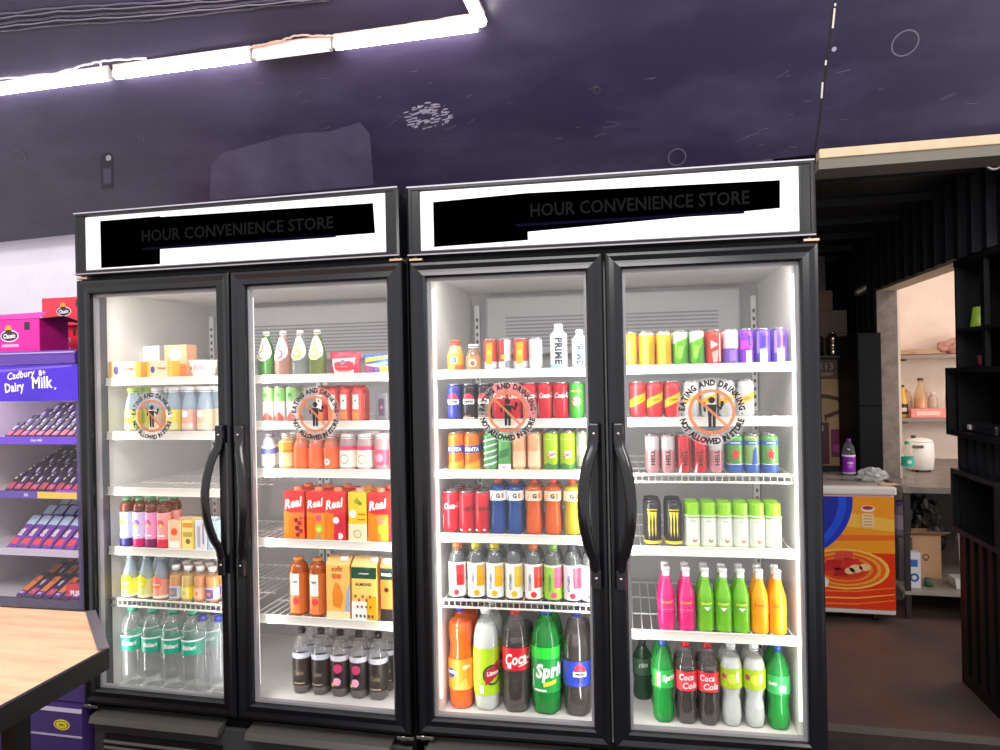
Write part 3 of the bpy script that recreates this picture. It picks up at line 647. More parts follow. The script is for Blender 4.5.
    D['coconut'] = lambda r, h: B('plastic_bottle', r, h, 'spray', M('#d3d7ca', .35), None, 0, '#86c01e', (.02, .68, '#d3d7cc'), [('#a7b09c', 'text', 'cha', 0, .60, .34), ('#a08a4c', 'disc', .2, .16, .3), ('#e9ece4', 'disc', .2, .20, .18), ('#b9cf8c', 'rect', -3.1, 3.1, .02, .05)], capr=.92)
    def vit(cap, c1, c2, dark='#4a5a6a'):
        return lambda r, h: B('plastic_bottle', r, h, 'straight', clear('#9aa0a0', .25, .25), '#3c3836', .86, cap, (.04, .66, c1), [(c2, 'rect', .15, 1.2, .24, .62), ('#5c6b84', 'text', 'VITAMIN', -.35, .33, .34, PI/2, 1.0, .03, 0), (c2, 'disc', .1, .12, .34), ('#ffffff', 'rect', -3.1, 3.1, .62, .64)])
    for k, v in dict(red=('#ef7a3c', '#f0e8e6', '#d2262e'), yel=('#e6dc1c', '#f2ece0', '#f2a818'), yel2=('#e4da20', '#eef0ea', '#f0b41c'), navy=('#27284a', '#e4e6da', '#d9b92c'), ora=('#f08038', '#f0e4e2', '#e23a2c'), grn=('#8cc04c', '#9ccc3c', '#ee5f86'), pnk=('#3a3c54', '#ece6ea', '#c23a58'), pnk2=('#3a3c54', '#f0e4e6', '#d04862')).items(): D['vit_'+k] = vit(*v)
    def sport(c, lab='#eceeee'):
        return lambda r, h: B('plastic_bottle', r, h, 'sport', clear(c, .3, .2), c, .86, '#e8502c', (.62, .80, lab), [(c, 'poly', [(-.9, .64), (-.5, .79), (-.7, .64)]), ('#15161c', 'text', 'G', .1, .71, .55, 0, 1, .05, 0), ('#e8762c', 'rect', .5, .8, .66, .76)], capr=.44)
    D['sport_blue'] = sport('#1c62b0'); D['sport_orange'] = sport('#e8801c', '#f2ccb0'); D['sport_yellow'] = sport('#e0cf3c', '#f0ecc0')
    D['prime'] = lambda r, h: B('plastic_bottle', r, h, 'straight', M('#e9eaee', .3), None, 0, '#f2f2f4', (.04, .78, '#eceef2'), [('#2c3a4a', 'text', 'PRIME', .0, .40, .95, -PI/2, .95, .05, 0), ('#9fd0e0', 'rect', -1.4, 1.4, .04, .10)])
    D['frappe'] = lambda r, h: B('glass_bottle', r, h, 'milk', clear('#f0e0d0', .1, .2), '#eda23c', .8, '#c9432c', (.04, .56, '#f0a63c'), [('#e9ece6', 'disc', 0, .36, .46), ('#2c7a54', 'disc', 0, .36, .34), (W, 'disc', 0, .36, .12), ('#e0602c', 'rect', .1, 1.2, .04, .2)])
    D['coffee'] = lambda r, h: B('glass_bottle', r, h, 'milk', clear('#e0d0c0', .1, .2), '#8a5a34', .8, '#d9d4d0', (.04, .56, '#b98552'), [('#e8d4bc', 'disc', 0, .30, .55), ('#c0503c', 'disc', 0, .28, .3)])
    # first and second door
    def milk(c, l, cap='#ececec'):
        return lambda r, h: B('glass_bottle', r, h, 'milk', BLUEG, l, .50, cap, (.06, .50, c), [('#ffffff', 'disc', 0, .40, .4), (l, 'rect', -1, 1, .08, .2)])
    D['milk_green'] = milk('#c9d23c', '#e0e0a0', '#b4d83c'); D['milk_yellow'] = milk('#e8d64c', '#e8d6a0'); D['milk_pink'] = milk('#d9a090', '#e0c0b0'); D['milk_tan'] = milk('#cdb294', '#d9c4a8')
    def tea(c, c2, dot):
        return lambda r, h: B('plastic_bottle', r, h, 'square', clear('#8c4a34', .4, .2), '#7c3a26', .86, '#4f9a6c', (.02, .72, c), [(dot, 'disc', 0, .50, .55), ('#ffd36a', 'disc', .1, .46, .28), (c2, 'rect', -3.1, 3.1, .02, .18), ('#ffffff', 'rect', -.6, .6, .24, .27)], capr=.62)
    D['tea_blue'] = tea('#a9b4dc', '#2c2a6c', '#f09a4c'); D['tea_lilac'] = tea('#d6cdea', '#c8246a', '#a06ac4'); D['tea_pink'] = tea('#ec9cc4', '#7c2a5c', '#c45a9c'); D['tea_coral'] = tea('#f0a09c', '#d8344c', '#e0566c')
    def jag(c, l):
        return lambda r, h: B('glass_bottle', r, h, 'cone', BLUEG, c, .5, '#e6e8ec', (.03, .46, l), [(c, 'disc', 0, .40, .8), ('#f8f4e0', 'text', 'lemon', 0, .36, .3), ('#f6eccc', 'rect', -3.1, 3.1, .04, .1)])
    D['soda_yellow'] = jag('#e8cf2c', '#f0d85c'); D['soda_lime'] = jag('#e4e02c', '#e2e08c'); D['soda_coral'] = jag('#ee7a5c', '#f2a48c')
    def small(c, l, l2='#e9e9ee'):
        return lambda r, h: B('glass_bottle', r, h, 'squat', clear('#e8dcc8', .1, .2), c, .72, '#f0efee', (.08, .42, l), [(l2, 'rect', -.7, .7, .12, .38), (c, 'disc', 0, .25, .3)], capr=.6)
    D['small_amber'] = small('#d99a5c', '#cfd2dc', '#7c84a4'); D['small_yellow'] = small('#d9b96a', '#f0d42c', '#e8e09c'); D['small_peach'] = small('#e09a64', '#e8a884', '#eac4a0'); D['small_violet'] = small('#e2a050', '#cfc4e0', '#6a58a8')
    D['water'] = lambda r, h: B('water_bottle', r, h, 'water', clear('#e9f2f1', .09, .38), None, 0, '#4fae8e', (.47, .66, '#1fa588'), [(W, 'text', 'Bisleri', .3, .565, .42, 0, .85, .04, .1), (W, 'rect', -1.1, -.75, .50, .63), ('#e8f4f0', 'rect', -3.1, 3.1, .64, .66)])
    D['water_plain'] = lambda r, h: B('water_bottle', r, h, 'plainwater', clear('#eef3f6', .12, .25), None, 0, '#4a5cc0')
    D['cola_diet'] = None
    D['dark_fizz'] = lambda r, h: B('plastic_bottle', r, h, 'cola', clear('#e4e2e2', .10, .25), '#2b1c18', .36, '#221f24', (.14, .56, '#332b28'), [('#8a7a62', 'text', 'Coke', 0, .34, .5, 0, .7, .02, .2), ('#b9a98c', 'rect', -.6, .6, .17, .185)], neck=(.56, .64, '#c9cbd6'))
    D['pink_fizz'] = lambda r, h: B('plastic_bottle', r, h, 'cola', clear('#e4e2e2', .10, .25), '#2b1c18', .36, '#221f24', (.14, .56, '#2c2426'), [('#c73a6c', 'disc', .15, .45, .48), ('#f0a0c0', 'disc', .05, .25, .42), ('#e6b64c', 'disc', -.45, .2, .2), ('#17121a', 'text', 'fizz', .2, .36, .4, .6, .9, .04, .2)], neck=(.56, .64, '#cfcfda'))
    def cider(g, l1, l2):
        return lambda r, h: B('glass_bottle', r, h, 'cone', g, None, 0, '#d9cfc4', None, neck=(.40, .88, '#efece4')) if False else _cider(r, h, g, l1, l2)
    def _cider(r, h, g, l1, l2):
        root = B('glass_bottle', r, h, 'cone', g, None, 0, '#d9cfc4')
        P = PROF['cone']; mb = MB(); pts = []
        lm = M('#efede6', .4); rows = 9; vs = []; fs = []
        for j in range(rows):
            z = .34+(.86-.34)*j/(rows-1); rr_ = rad_at(P, z)*r+.0008
            half = (.2+1.0*math.sin(PI*min(1, (1-j/(rows-1))*.9+.05))**.7) if j else .3
            for i in range(9):
                a = half*(i/8*2-1); vs.append((rr_*math.sin(a), -rr_*math.cos(a), z*h))
        for j in range(rows-1):
            for i in range(8): fs.append([j*9+i, j*9+i+1, (j+1)*9+i+1, (j+1)*9+i])
        mb.add(vs, fs, lm, True)
        mf = lambda s, z, off: ((rad_at(P, z/h)*r+.0012+off)*math.sin(s/r), -(rad_at(P, z/h)*r+.0012+off)*math.cos(s/r), z)
        art(mb, [(l1, 'disc', 0, .48, .55), (l2, 'disc', 0, .48, .36), (W, 'disc', 0, .48, .2), (l1, 'rect', -.12, .12, .6, .78)], mf, r, h, r*.3)
        mb.build('label', root); return root
    D['cider_brown'] = cider(clear('#4f8a3c', .5, .2), '#a8845c', '#efe6d4'); D['cider_pink'] = cider(clear('#d9a894', .35, .2), '#d8405c', '#f0b4b4')
    D['cider_clear'] = cider(clear('#c9d2cc', .2, .25), '#a8c050', '#e9d84c'); D['cider_yellow'] = cider(clear('#8a9a4c', .45, .2), '#e6dc3c', '#f2ecb0')
    D['red_juice'] = lambda r, h: B('plastic_bottle', r, h, 'square', M('#c23a34', .25), None, 0, '#a02c2c', (.05, .78, '#c8443c'), [('#efe9e2', 'rect', -.5, .5, .34, .74), ('#4f9a7c', 'disc', 0, .58, .22), ('#e8843c', 'rect', -.6, .6, .06, .3)], capr=.6)
    D['mini_blue'] = lambda r, h: B('plastic_bottle', r, h, 'squat', clear('#e6e2ea', .5, .2), '#e6e0ea', .7, '#9a94a4', (.08, .66, '#e9e6f0'), [('#5a64bc', 'rect', -3.1, 3.1, .42, .58)], capr=.6)
    D['mini_yellow'] = lambda r, h: B('plastic_bottle', r, h, 'squat', clear('#f2dcae', .4, .2), '#f0d27a', .7, '#e9e4dc', (.08, .78, '#f2dfa0'), [('#f0a02c', 'rect', -3.1, 3.1, .46, .76), ('#c8661c', 'rect', -3.1, 3.1, .5, .53)], capr=.6)
    D['mini_orange'] = lambda r, h: B('plastic_bottle', r, h, 'squat', clear('#f0a078', .4, .2), '#ee641c', .76, '#f0a890', (.05, .60, '#f0661c'), [], capr=.6)
    D['mini_orange_dot'] = lambda r, h: B('plastic_bottle', r, h, 'squat', clear('#f0a078', .4, .2), '#ee641c', .76, '#e9dcd2', (.05, .60, '#f0661c'), [(W, 'disc', -.1, .22, .42), ('#c9a08c', 'disc', -.1, .22, .2)], capr=.6)
    D['jar_cream'] = lambda r, h: B('drink_jar', r, h, 'jar', clear('#f0d8d8', .35, .2), '#e9c9c0', .66, '#f0eaea', (.08, .66, '#eee2d2'), [('#d8345c', 'rect', -3.1, 3.1, .54, .66), ('#b9b08c', 'disc', 0, .3, .55), ('#f2efe6', 'disc', 0, .3, .38)], capr=.8)
    D['jar_red'] = lambda r, h: B('drink_jar', r, h, 'jar', clear('#e8c8c8', .35, .2), '#c8405c', .6, '#e9e2e2', (.14, .56, '#c8405c'), [('#e48a9c', 'disc', 0, .34, .5)], capr=.8)
    D['amber_juice'] = lambda r, h: B('plastic_bottle', r, h, 'square', clear('#c86a2c', .5, .2), '#c8682c', .84, '#cf8a4c', (.04, .74, '#cc6c30'), [('#f0ece4', 'rect', -.55, .5, .36, .74), ('#f08a4c', 'rect', -.55, .5, .05, .36), ('#e84c4c', 'disc', .1, .26, .38), ('#5c7a6c', 'text', 'raw', -.05, .60, .24)], capr=.55)
    return D
FL = flavours()
def carton_specs():
    C = {}; W = '#f6f1ea'
    def real(fr1, dots, side='#e8781c'):
        def f(w, h):
            it = [('#f07a1c', 'rect', -1, -.12, .0, .72), ('#d8262c', 'poly', [(-1, .60), (1, .48), (1, 1), (-1, 1)]), (fr1, 'rect', -.1, 1, .02, .56)]
            for (x, z, q, c) in dots: it.append((c, 'disc', x, z, q))
            it.append((W, 'text', 'Real', -.02, .76, .86, .2, .85, .035, .35))
            it.append(('#c9a02c', 'rect', -.62, -.56, .1, .45))
            return mk_carton('juice_carton', w, w*.8, h, '#e23a24', it, '#f08a6c')
        return f
    C['real_cherry'] = real('#e8742c', [(.2, .4, .2, '#8c1424'), (.55, .34, .22, '#a01c2c'), (.3, .24, .22, '#7a1020'), (.68, .18, .22, '#b02838'), (.35, .1, .2, '#8c1424'), (.7, .45, .15, '#c04a54')])
    C['real_guava'] = real('#f0902c', [(.3, .46, .34, '#e8507c'), (.35, .24, .42, '#b4d02c'), (.35, .22, .22, '#dce87c'), (.3, .06, .25, '#8a9a7c')])
    C['real_lychee'] = real('#d42a40', [(.1, .42, .32, '#f4e6e0'), (.55, .30, .34, '#c82444'), (.5, .1, .3, '#f0e0dc'), (.1, .1, .26, '#c02040')])
    C['real_mixed'] = real('#e8882c', [(.3, .44, .34, '#e87a5c'), (.4, .26, .44, '#f0d01c'), (.75, .36, .25, '#8cb82c'), (.6, .1, .36, '#e8b41c')])
    C['activ'] = lambda w, h: mk_carton('juice_carton', w, w*.8, h, '#f2c22c', [('#f3ddb4', 'rect', -1, 1, .0, .36), (W, 'disc', -.5, .56, .4), ('#8aa02c', 'disc', .0, .82, .3), ('#e8641c', 'rect', .1, .95, .54, .57), ('#c84c1c', 'rect', .0, .9, .44, .46), ('#8a6a3c', 'ring', 0, .16, .36, .42), ('#5c7a1c', 'disc', .35, .78, .2)], '#f0a48c')
    C['soy'] = lambda w, h: mk_carton('milk_carton', w, w*.8, h, '#f4bf62', [('#e8882c', 'poly', [(-.45, .2), (.2, .16), (.45, .34), (.2, .52), (-.2, .6), (-.5, .4)]), ('#b4501c', 'text', 'sofit', -.05, .80, .42, 0, .9, .03, 0), ('#e06a3c', 'disc', -.3, .68, .22), ('#e06a3c', 'disc', .1, .68, .22), ('#9ab0cc', 'poly', [(.6, .1), (1, .1), (1, .6), (.75, .45)]), ('#f8dfae', 'rect', -1, 1, 0, .12)], '#f2f0ee', gable='#f4c87c', capx=.2)
    C['almond'] = lambda w, h: mk_carton('milk_carton', w, w*.8, h, '#f2cc6c', [('#1c4a34', 'rect', -1, 1, .66, .84), (W, 'text', 'urbanplatter', 0, .74, .17, 0, .9, .03, 0), ('#3a2c1c', 'text', 'ALMOND', -.05, .57, .24, 0, .95, .03, 0), ('#f0a81c', 'rect', .2, 1, .0, .38), (W, 'rect', -1, .2, .0, .3)]+[('#a8582c', 'disc', -.7+.3*i, .38-.06*(i % 2), .10, 1.3) for i in range(5)]+[('#3c4a54', 'disc', -.6+.32*i, .07, .09, 1.4) for i in range(5)]+[('#7c3c1c', 'disc', -.5+.35*i, .22, .08, 1.3) for i in range(4)], '#f2f0ee', gable='#f0d48c', capx=.35)
    C['orangepack'] = lambda w, h: mk_carton('milk_carton', w, w*.8, h, '#e8853c', [('#1c3a2c', 'rect', -1, 1, .66, .84), (W, 'rect', -.8, .8, .72, .76), ('#4a2c1c', 'disc', 0, .5, .4), ('#2c2420', 'rect', -1, 1, .0, .2)], '#f2f0ee', gable='#e8a05c')
    C['butter'] = lambda w, h: mk_carton('butter_box', w, w*.5, h, '#e3cba4', [('#4a3c6c', 'disc', -.55, .5, .18, 1.4), ('#b4505c', 'text', 'Butter', .25, .58, .2, 0, 1, .04, 0), ('#f0b43c', 'rect', .72, 1, .0, 1), ('#f0b43c', 'rect', -1, -.82, 0, 1)], side='#f0ae2c')
    C['paperpack'] = lambda w, h: mk_carton('snack_pack', w, w*.5, h, '#f2c8a0', [('#e8642c', 'disc', 0, .6, .5), ('#f6efe2', 'rect', -.8, .8, .05, .28), ('#f0e4c8', 'rect', -.9, -.7, .05, .95)])
    C['yellowpack'] = lambda w, h: mk_carton('snack_pack', w, w*.4, h, '#f0dc84', [('#e09c3c', 'rect', -.8, .8, .76, .92), ('#8a6a34', 'disc', 0, .28, .36), ('#c8a84c', 'rect', -.7, .7, .45, .6), ('#e0c05c', 'rect', .8, 1, 0, 1)])
    C['whitepack'] = lambda w, h: mk_carton('snack_pack', w, w*.5, h, '#dfdde2', [('#b0aab8', 'rect', -.6, -.1, .1, .8), ('#9a94a4', 'rect', .3, .6, .2, .9)])
    C['bluepack'] = lambda w, h: mk_carton('snack_pack', w, w*.5, h, '#a9c4d2', [('#d8e4e8', 'rect', -.6, .6, .1, .4)])
    C['reflect_pack'] = lambda w, h: mk_carton('snack_pack', w, w*.5, h, '#5c5a60', [('#3a2c3c', 'rect', -.5, .5, .2, .8), ('#8a4a6c', 'disc', 0, .5, .25)])  # made-up dark pack, stands in for a reflection in the door glass
    return C
CA = carton_specs()
def mk_pouch(w, d, h, col, items):
    """pillow bag standing up: bulging front with crimped top"""
    root = empty('snack_pouch'); mb = MB(); nx, nz = 12, 10; vs = []; fs = []
    for sgn in (-1, 1):
        for j in range(nz+1):
            for i in range(nx+1):
                u, v = i/nx*2-1, j/nz
                b = (1-u**4)*(math.sin(PI*min(1, v*1.02))**.5 if 0 < v < .98 else 0)
                vs.append((u*w/2*(1-.05*math.sin(PI*v)), sgn*(d/2*b+.0004), v*h+.004*math.sin(6*u+sgn)*(v > .9)))
    n = (nx+1)*(nz+1)
    for k in (0, 1):
        for j in range(nz):
            for i in range(nx):
                a = k*n+j*(nx+1)+i; q = [a, a+1, a+nx+2, a+nx+1]; fs.append(q if k == 0 else q[::-1])
    for j in range(nz):
        for i in (0, nx): a = j*(nx+1)+i; fs.append([a, a+nx+1, n+a+nx+1, n+a])
    for i in range(nx):
        for j in (0, nz): a = j*(nx+1)+i; fs.append([a, a+1, n+a+1, n+a])
    mb.add(vs, fs, M(col, .35), True)
    def mf(s, z, off):
        u, v = s/(w/2), z/h; b = (1-min(1, abs(u))**4)*(math.sin(PI*min(1, max(0, v)))**.5)
        return (s, -(d/2*b+off+.0035), z)
    art(mb, items, mf, w/2, h, w/12); mb.build('pouch_body', root); return root
TEMPL = {}; COUNT = {}; PENDING = []
def make(spec, r, h):
    k = (spec, round(r, 3), round(h, 2))
    if k in TEMPL: return copy_tree(TEMPL[k])
    o = CA[spec](2*r, h) if spec in CA else FL[spec](r, h)
    TEMPL[k] = o; return o
def row(door, shelf, items, w, yt, yb, front=.094, back=0, turn=0, sc=.97):
    """items: (pixel x, spec, description[, pixel width]); one shelf's front row"""
    fr = (F1, F1, F2, F2)[door]
    z = RAILS[door][shelf][0]-.0035 if shelf < 5 else FLOORZ
    nxt = RAILS[door][shelf-1][0]-.03 if shelf > 0 else 1.83
    px0 = items[len(items)//2][0]
    g = lambda q, ww: (local(q+ww/2, yb, front+.03, fr).x-local(q-ww/2, yb, front+.03, fr).x)/2
    r0 = g(px0, w)*sc; h = local(px0, yt, front+r0, fr).z-local(px0, yb, front+r0, fr).z
    h = min(h, nxt-z-.004)
    last = -9
    for it in items:
        r = r0 if len(it) < 4 else g(it[0], it[3])*sc
        hh = h if len(it) < 5 else min(it[4]*h, nxt-z-.004)
        rr_ = round(r, 3); spec = it[1]; o = make(spec, rr_, hh)
        if spec in CA: y = front+ (rr_*.8 if 'real' in spec or spec in ('soy', 'almond', 'activ', 'orangepack') else rr_*.5)
        else: y = front+rr_
        x = local(it[0], yb, y, fr).x
        lo, hi = ((.040 if door == 0 else .060), .590) if door % 2 == 0 else (.594, 1.142)
        x = min(max(x, lo+rr_), hi-rr_)
        if x-rr_ < last: x = last+rr_+.0006
        x = min(x, hi-rr_+.002)
        last = x+rr_
        p = world((x, y, z), fr); o.location = p
        o.rotation_euler = (0, 0, fr[3]+(turn if spec not in CA else 0)+(0 if spec in CA else random.uniform(-.12, .12)))
        PENDING.append((o, it[2], shelf, door, False))
        for b in range(back):
            y2 = y+(b+1)*(2*rr_+.004); o2 = copy_tree(TEMPL.get((spec, rr_, round(hh, 2)), o))
            o2.location = world((x+.002*math.sin(7*x+b), y2, z), fr); o2.rotation_euler = (0, 0, fr[3]+random.uniform(-.3, .3))
            PENDING.append((o2, it[2], shelf, door, True))
CATS = {'soda_can': 'can', 'plastic_bottle': 'bottle', 'glass_bottle': 'bottle', 'water_bottle': 'bottle', 'juice_carton': 'carton', 'milk_carton': 'carton', 'butter_box': 'box', 'snack_pack': 'snack pack', 'snack_pouch': 'snack pouch', 'drink_jar': 'jar'}
# ---- first door
row(0, 0, [(125, 'butter', 'cream and yellow butter box with wide front', 31), (164, 'butter', 'smaller cream and yellow butter box', 24)], 31, 360, 377)
row(0, 1, [(134, 'milk_green', 'green-capped milkshake bottle'), (158, 'milk_tan', 'pale tan milkshake bottle behind the sticker'), (175, 'milk_yellow', 'milkshake bottle with yellow label'), (191, 'milk_pink', 'milkshake bottle with pink label'), (206, 'milk_tan', 'tan milkshake bottle by the door post')], 14, 386, 431, back=1)
row(0, 3, [(128, 'tea_blue', 'iced tea bottle with blue-lilac label'), (141, 'tea_lilac', 'iced tea bottle with white and lilac label'), (153, 'tea_pink', 'iced tea bottle with pink label'), (165, 'tea_coral', 'iced tea bottle with coral label'),
           (177, 'paperpack', 'orange and cream snack pack', 13, .58), (190, 'yellowpack', 'pale yellow snack pack', 12.5, .58), (203, 'whitepack', 'grey-white snack pack', 12, .60), (215, 'bluepack', 'pale blue snack pack', 11, .6)], 12, 498, 547, back=1)
row(0, 4, [(131, 'soda_yellow', 'cone-necked soda bottle with yellow label', 14), (147, 'soda_lime', 'cone-necked soda bottle with pale lime label', 14), (162, 'soda_coral', 'cone-necked soda bottle with coral label', 14),
           (177, 'small_amber', 'squat white-capped amber bottle with grey label', 12, .8), (189, 'small_yellow', 'squat white-capped bottle with yellow label', 12, .8), (201, 'small_peach', 'squat white-capped peach bottle', 12, .8), (213, 'small_violet', 'squat white-capped bottle with violet label', 12, .8)], 14, 556, 600, back=2)
row(0, 5, [(134, 'water', 'clear water bottle with teal label'), (155, 'water', 'clear water bottle with teal label'), (174, 'water', 'clear water bottle with teal label'), (190, 'water', 'clear water bottle with teal label')], 19.5, 606, 684, .088, back=1, sc=1.0)
row(0, 5, [(204, 'water_plain', 'unlabelled clear bottle with blue cap'), (217, 'water_plain', 'unlabelled clear bottle beside the door post')], 16, 616, 690, .10, back=1)
# ---- second door
row(1, 0, [(267, 'cider_brown', 'green glass bottle with brown oval label'), (284, 'cider_pink', 'pinkish glass bottle with red label'), (301, 'cider_clear', 'clear glass bottle with green and yellow label'), (318, 'cider_yellow', 'olive glass bottle with yellow-lettered label')], 16.5, 331, 376)
row(1, 1, [(269, 'tri_can', 'slim can in green, white and red bands'), (281, 'tri_can', 'slim can in green, white and red bands'), (293, 'tri_can', 'slim can in green, white and red bands'), (322, 'red_juice', 'red juice bottle with white front'), (334, 'red_juice', 'red juice bottle with white front'), (346, 'red_juice', 'red juice bottle with white front'), (358, 'red_juice', 'red juice bottle with white front'), (383, 'reflect_pack', 'dark square pack standing in for a glass reflection', 12, .78)], 11.5, 386, 422, back=1)
row(1, 2, [(269, 'mini_blue', 'small white bottle with blue band', 13), (287, 'mini_yellow', 'small yellow and orange bottle', 13), (302, 'mini_orange', 'small bright orange drink bottle'), (317, 'mini_orange', 'small bright orange drink bottle'), (332, 'mini_orange_dot', 'small orange bottle with white dot'), (349, 'jar_cream', 'small clear jar with cream label', 17), (366, 'jar_cream', 'small clear jar with cream label', 17), (383, 'jar_red', 'small jar of dark pink drink', 16.5)], 14.5, 433, 469, back=1)
row(1, 3, [(299, 'real_cherry', 'red and orange juice carton with cherries', 20.5), (320, 'real_guava', 'red and orange juice carton with guava', 18.5), (339, 'real_lychee', 'red and orange juice carton with lychees', 20.5), (361, 'activ', 'yellow and cream juice carton', 18.5), (382, 'real_mixed', 'red juice carton with mixed yellow fruit', 20.5)], 20, 491, 539, back=1)
row(1, 4, [(300, 'amber_juice', 'amber juice bottle with tall white label', 17, .93), (319, 'amber_juice', 'amber juice bottle with tall white label', 17, .93), (343, 'soy', 'yellow-orange soy milk carton with large almond picture', 24), (369, 'almond', 'cream almond milk carton with dark green band', 25.5), (389, 'orangepack', 'orange milk carton behind the almond milk', 12)], 25, 555, 616, back=0)
row(1, 5, [(303, 'dark_fizz', 'clear-topped cola bottle with dark gold label'), (322, 'dark_fizz', 'clear-topped cola bottle with dark gold label'), (341, 'pink_fizz', 'clear-topped cola bottle with pink splash label'), (360, 'pink_fizz', 'clear-topped cola bottle with pink splash label'), (379, 'dark_fizz', 'clear-topped cola bottle with dark gold label')], 18.5, 630, 694, .15, back=2, sc=.95)
# ---- third door
row(2, 0, [(456, 'frappe', 'orange coffee drink bottle with round green emblem', 16), (474, 'coffee', 'brown coffee bottle', 15.5, .86), (491, 'foodcan', 'white-footed can with orange fruit picture', 14), (505, 'foodcan2', 'white-footed can with red side', 13.5), (521, 'foodcan', 'white-footed can with red and gold picture', 15), (536, 'white_can', 'plain white can', 14), (559, 'prime', 'tall white sports bottle with vertical dark lettering', 17, 1.42), (580, 'prime', 'shorter white sports bottle with vertical lettering', 15, 1.22)], 14, 337, 368.5, back=0)
row(2, 1, [(455, 'pepsi_can', 'blue cola can with round emblem'), (470, 'pepsi_black', 'black cola can with round emblem'), (485, 'pepsi_black', 'black cola can with round emblem'), (500, 'cola_can', 'red cola can'), (515, 'cola_can', 'red cola can'), (530, 'cola_can', 'red cola can'), (545.5, 'cola_can', 'red cola can'), (561, 'cola_can', 'red cola can'), (577, 'lime_can', 'green lime soda can')], 15, 382, 418.5, back=2)
row(2, 2, [(457, 'orange_can', 'orange soda can with blue name band', 16), (473, 'orange_can', 'orange soda can with blue name band', 16), (491, 'stripe_can', 'green and white striped can'), (505, 'green_can', 'green can with white foot'), (519, 'peach_can', 'plain peach-coloured can'), (535, 'peach_can', 'plain peach-coloured can'), (551.5, 'dew_can', 'lime green can', 16), (568, 'dew_can', 'lime green can', 16), (583, 'greygreen_can', 'grey-green can')], 14.5, 431, 469, back=2)
row(2, 3, [(451, 'cola_can', 'red cola can with white lettering', 16.5), (467.5, 'zero_can', 'red can with black lettering', 16), (483, 'zero_can', 'red can with black lettering', 15.5)], 16.5, 492, 533, .098, back=2)
row(2, 3, [(499, 'sport_blue', 'blue sports drink bottle'), (516, 'sport_blue', 'blue sports drink bottle'), (534.5, 'sport_orange', 'orange sports drink bottle'), (553.5, 'sport_orange', 'orange sports drink bottle'), (573, 'sport_yellow', 'yellow sports drink bottle')], 17.5, 479, 533, .098, back=1)
row(2, 4, [(458, 'vit_red', 'vitamin water with orange cap and dark red label'), (477, 'vit_yel', 'vitamin water with yellow cap and amber label'), (495.5, 'vit_yel2', 'vitamin water with yellow cap and pale label'), (514.5, 'vit_navy', 'vitamin water with navy cap'), (534, 'vit_ora', 'vitamin water with orange cap and bright red label'), (553.5, 'vit_grn', 'vitamin water with green cap and pink spot'), (573, 'vit_pnk', 'vitamin water with pale pink label'), (588, 'vit_pnk2', 'vitamin water half behind the door post', 15)], 17.8, 543, 598, back=1)
row(2, 5, [(459, 'big_orange', 'large orange soda bottle with blue cap', 26), (487, 'big_lime', 'large cloudy lime soda bottle with white cap', 27), (517, 'big_cola', 'large dark cola bottle with red label', 28.5, 1.0), (547, 'big_sprite', 'large bright green soda bottle', 30, 1.0), (578, 'big_pepsi', 'large dark cola bottle with blue label', 29, 1.0)], 28, 611, 711, .125, back=1, sc=.96)
# ---- fourth door
row(3, 0, [(630, 'gold_can', 'dull gold can beside the door post', 14.5), (647, 'yellow_can', 'bright yellow can', 16), (664, 'yellow_can', 'bright yellow can', 16), (680.5, 'apple_can', 'apple green and white can', 15.5), (697, 'apple_can', 'apple green and white can', 15.5), (714, 'red_tri_can', 'coral red can with white triangle'), (731, 'purplewhite_can', 'can with white top and purple foot'), (746.5, 'magenta_can', 'violet can with magenta band', 15), (763, 'violet_can', 'violet can with cream stripe', 15.5), (780, 'violet_can', 'violet can with cream stripe', 15.5)], 16, 331, 366, back=1)
row(3, 1, [(638, 'ginger_can', 'red can with diagonal yellow band'), (655, 'ginger_can', 'red can with diagonal yellow band'), (672.5, 'ginger_can', 'red can with diagonal yellow band'), (691, 'soda_silver', 'silver can with yellow band'), (709, 'soda_silver', 'silver can with yellow band'), (727, 'soda_silver', 'silver can with yellow band'), (746, 'soda_silver', 'silver can with yellow band')], 16.3, 380, 417, back=1)
row(3, 2, [(653, 'hell_grey', 'pale pink can with vertical lettering'), (668, 'hell_grey', 'pale pink can with vertical lettering'), (684, 'hell_can', 'red can with vertical black lettering'), (700, 'hell_can', 'red can with vertical black lettering'), (716, 'hell_grey', 'faded pink can beside the green beer cans'), (735, 'star_can', 'green beer can with red star', 17.5), (752, 'silverbeer_can', 'pale green and blue beer can', 15.5), (770, 'star_can', 'green beer can with red star', 17.5)], 15, 433, 472, back=1)
row(3, 3, [(653, 'claw_can', 'black can with yellow claw marks', 17.5, 1.03), (674, 'claw_can', 'black can with yellow claw marks', 17.5, 1.03), (692.5, 'coconut', 'white bottle with bright green cap'), (709, 'coconut', 'white bottle with bright green cap'), (725, 'coconut', 'white bottle with bright green cap'), (741, 'coconut', 'white bottle with bright green cap'), (757, 'coconut', 'white bottle with bright green cap'), (773, 'coconut', 'white bottle with bright green cap')], 16, 501, 545, back=1)
row(3, 4, [(667, 'pink_alco', 'hot pink long-necked bottle'), (687, 'pink_alco', 'hot pink long-necked bottle'), (706, 'green_alco', 'green long-necked bottle'), (724, 'green_alco', 'green long-necked bottle'), (741.5, 'green_alco', 'green long-necked bottle'), (760, 'orange_alco', 'orange long-necked bottle'), (778, 'orange_alco', 'orange long-necked bottle')], 17.5, 567, 629, back=1)
